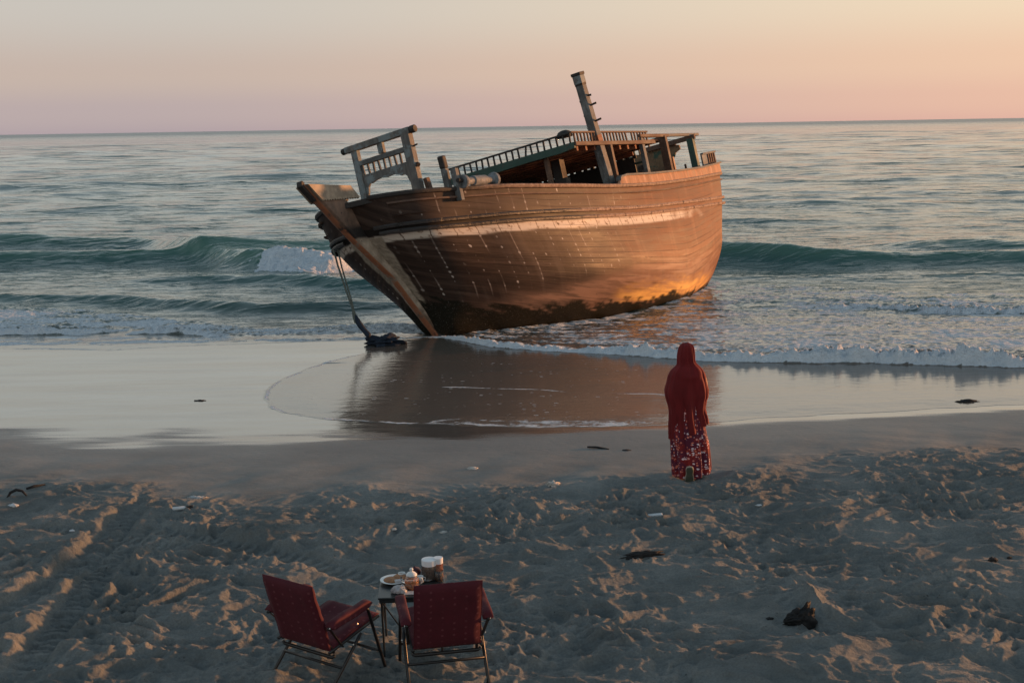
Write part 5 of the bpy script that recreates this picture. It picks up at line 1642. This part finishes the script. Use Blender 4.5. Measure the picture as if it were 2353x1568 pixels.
MB().lathe([(0, -.10), (.018, -.098), (.022, -.085), (.022, .03), (.012, .05), (.012, .06)], (0, 0, 0), 16, rx_).build('body', M_TRASH, bo, 0, True)
MB().lathe([(.017, .05), (.018, .085), (.026, .088), (.026, .125), (0, .127)], (0, 0, 0), 16, rx_).build('cap', M_CHAR, bo, 0, False)
lump('plastic_wrapper', put(450, 1144, .004), (.10, .045, .018), M_FILM, 31, 'crumpled clear wrapper on the sand above the white bottle', 'litter', R(-4), .7, 3.5, 4)
lump('plastic_wrapper', put(1270, 1114, .004), (.075, .05, .03), M_SHELL, 32, 'crumpled pale wrapper left of the person on the smooth sand', 'litter', R(10), .7, 3.0, 4)
lump('shell', put(1086, 1076, .002), (.075, .05, .02), M_SHELL, 33, 'flat pale shell alone on the smooth damp sand', 'shell', 0, .3, 2.0, 4)
x, y, z = put(1373, 1030)
so_ = MB().tube([(x-.14, y+.06, z+.012), (x-.03, y+.01, z+.02), (x+.05, y-.01, z+.012), (x+.15, y-.06, z+.008)], [.012, .016, .014, .008], 8).build('stick', M_CHAR, None, 0, True)
tag(so_, 'thin dark stick lying on the smooth damp sand', 'stick')
lump('seaweed_scrap', put(1439, 1034, .002), (.06, .04, .012), M_CHAR, 34, 'small dark scrap of weed right of the thin stick', 'seaweed', 0, .5, 2.0, 3)
lump('seaweed_scrap', put(2222, 923, .005), (.17, .07, .035), M_CHAR, 35, 'dark clump of weed on the shining wet sand at the right', 'seaweed', R(4), .6, 1.8, 4)
lump('seaweed_scrap', put(458, 920, .004), (.10, .04, .012), M_CHAR, 38, 'little dark scrap on the wide wet sand at the left', 'seaweed', R(4), .6, 1.8, 3)
x, y, z = put(40, 1140)
br = MB().tube([(x-.12, y-.02, z-.02), (x-.08, y, z+.05), (x-.02, y+.03, z+.075), (x+.05, y+.03, z+.06), (x+.11, y, z+.01)], [.012, .017, .019, .016, .009], 8).build('branch', M_CHAR, None, 0, True)
tag(br, 'bent black branch arching out of the sand at the far left', 'branch')
x, y, z = put(78, 1120)
br = MB().tube([(x-.08, y-.04, z+.01), (x, y, z+.03), (x+.10, y+.10, z+.02)], [.014, .018, .010], 8).build('branch', M_CHAR, None, 0, True)
tag(br, 'short black twig lying behind the bent branch', 'branch')
lump('plastic_wrapper', put(31, 1160, .004), (.05, .03, .025), M_TRASH, 41, 'white crumpled scrap below the bent black branch', 'litter', 0, .5, 3, 3)
lump('shell', put(165, 1210, .004), (.03, .02, .014), M_TRASH, 36, 'tiny white shell beside the wheel rut at the left', 'shell', 0, .4, 2.5, 3)
lump('shell', put(905, 1222, .004), (.03, .022, .014), M_SHELL, 37, 'tiny pale shell on the trodden sand above the table', 'shell', 0, .4, 2.5, 3)
lump('shell', put(1018, 1222, .004), (.05, .03, .02), M_SHELL, 39, 'pale broken shell on the sand straight above the white jar lids', 'shell', .3, .5, 2.5, 3)
lump('shell', put(1745, 1155, .002), (.05, .02, .010), M_TRASH, 40, 'thin white sliver right of the person on the trodden sand', 'shell', 0, .3, 2.5, 3)
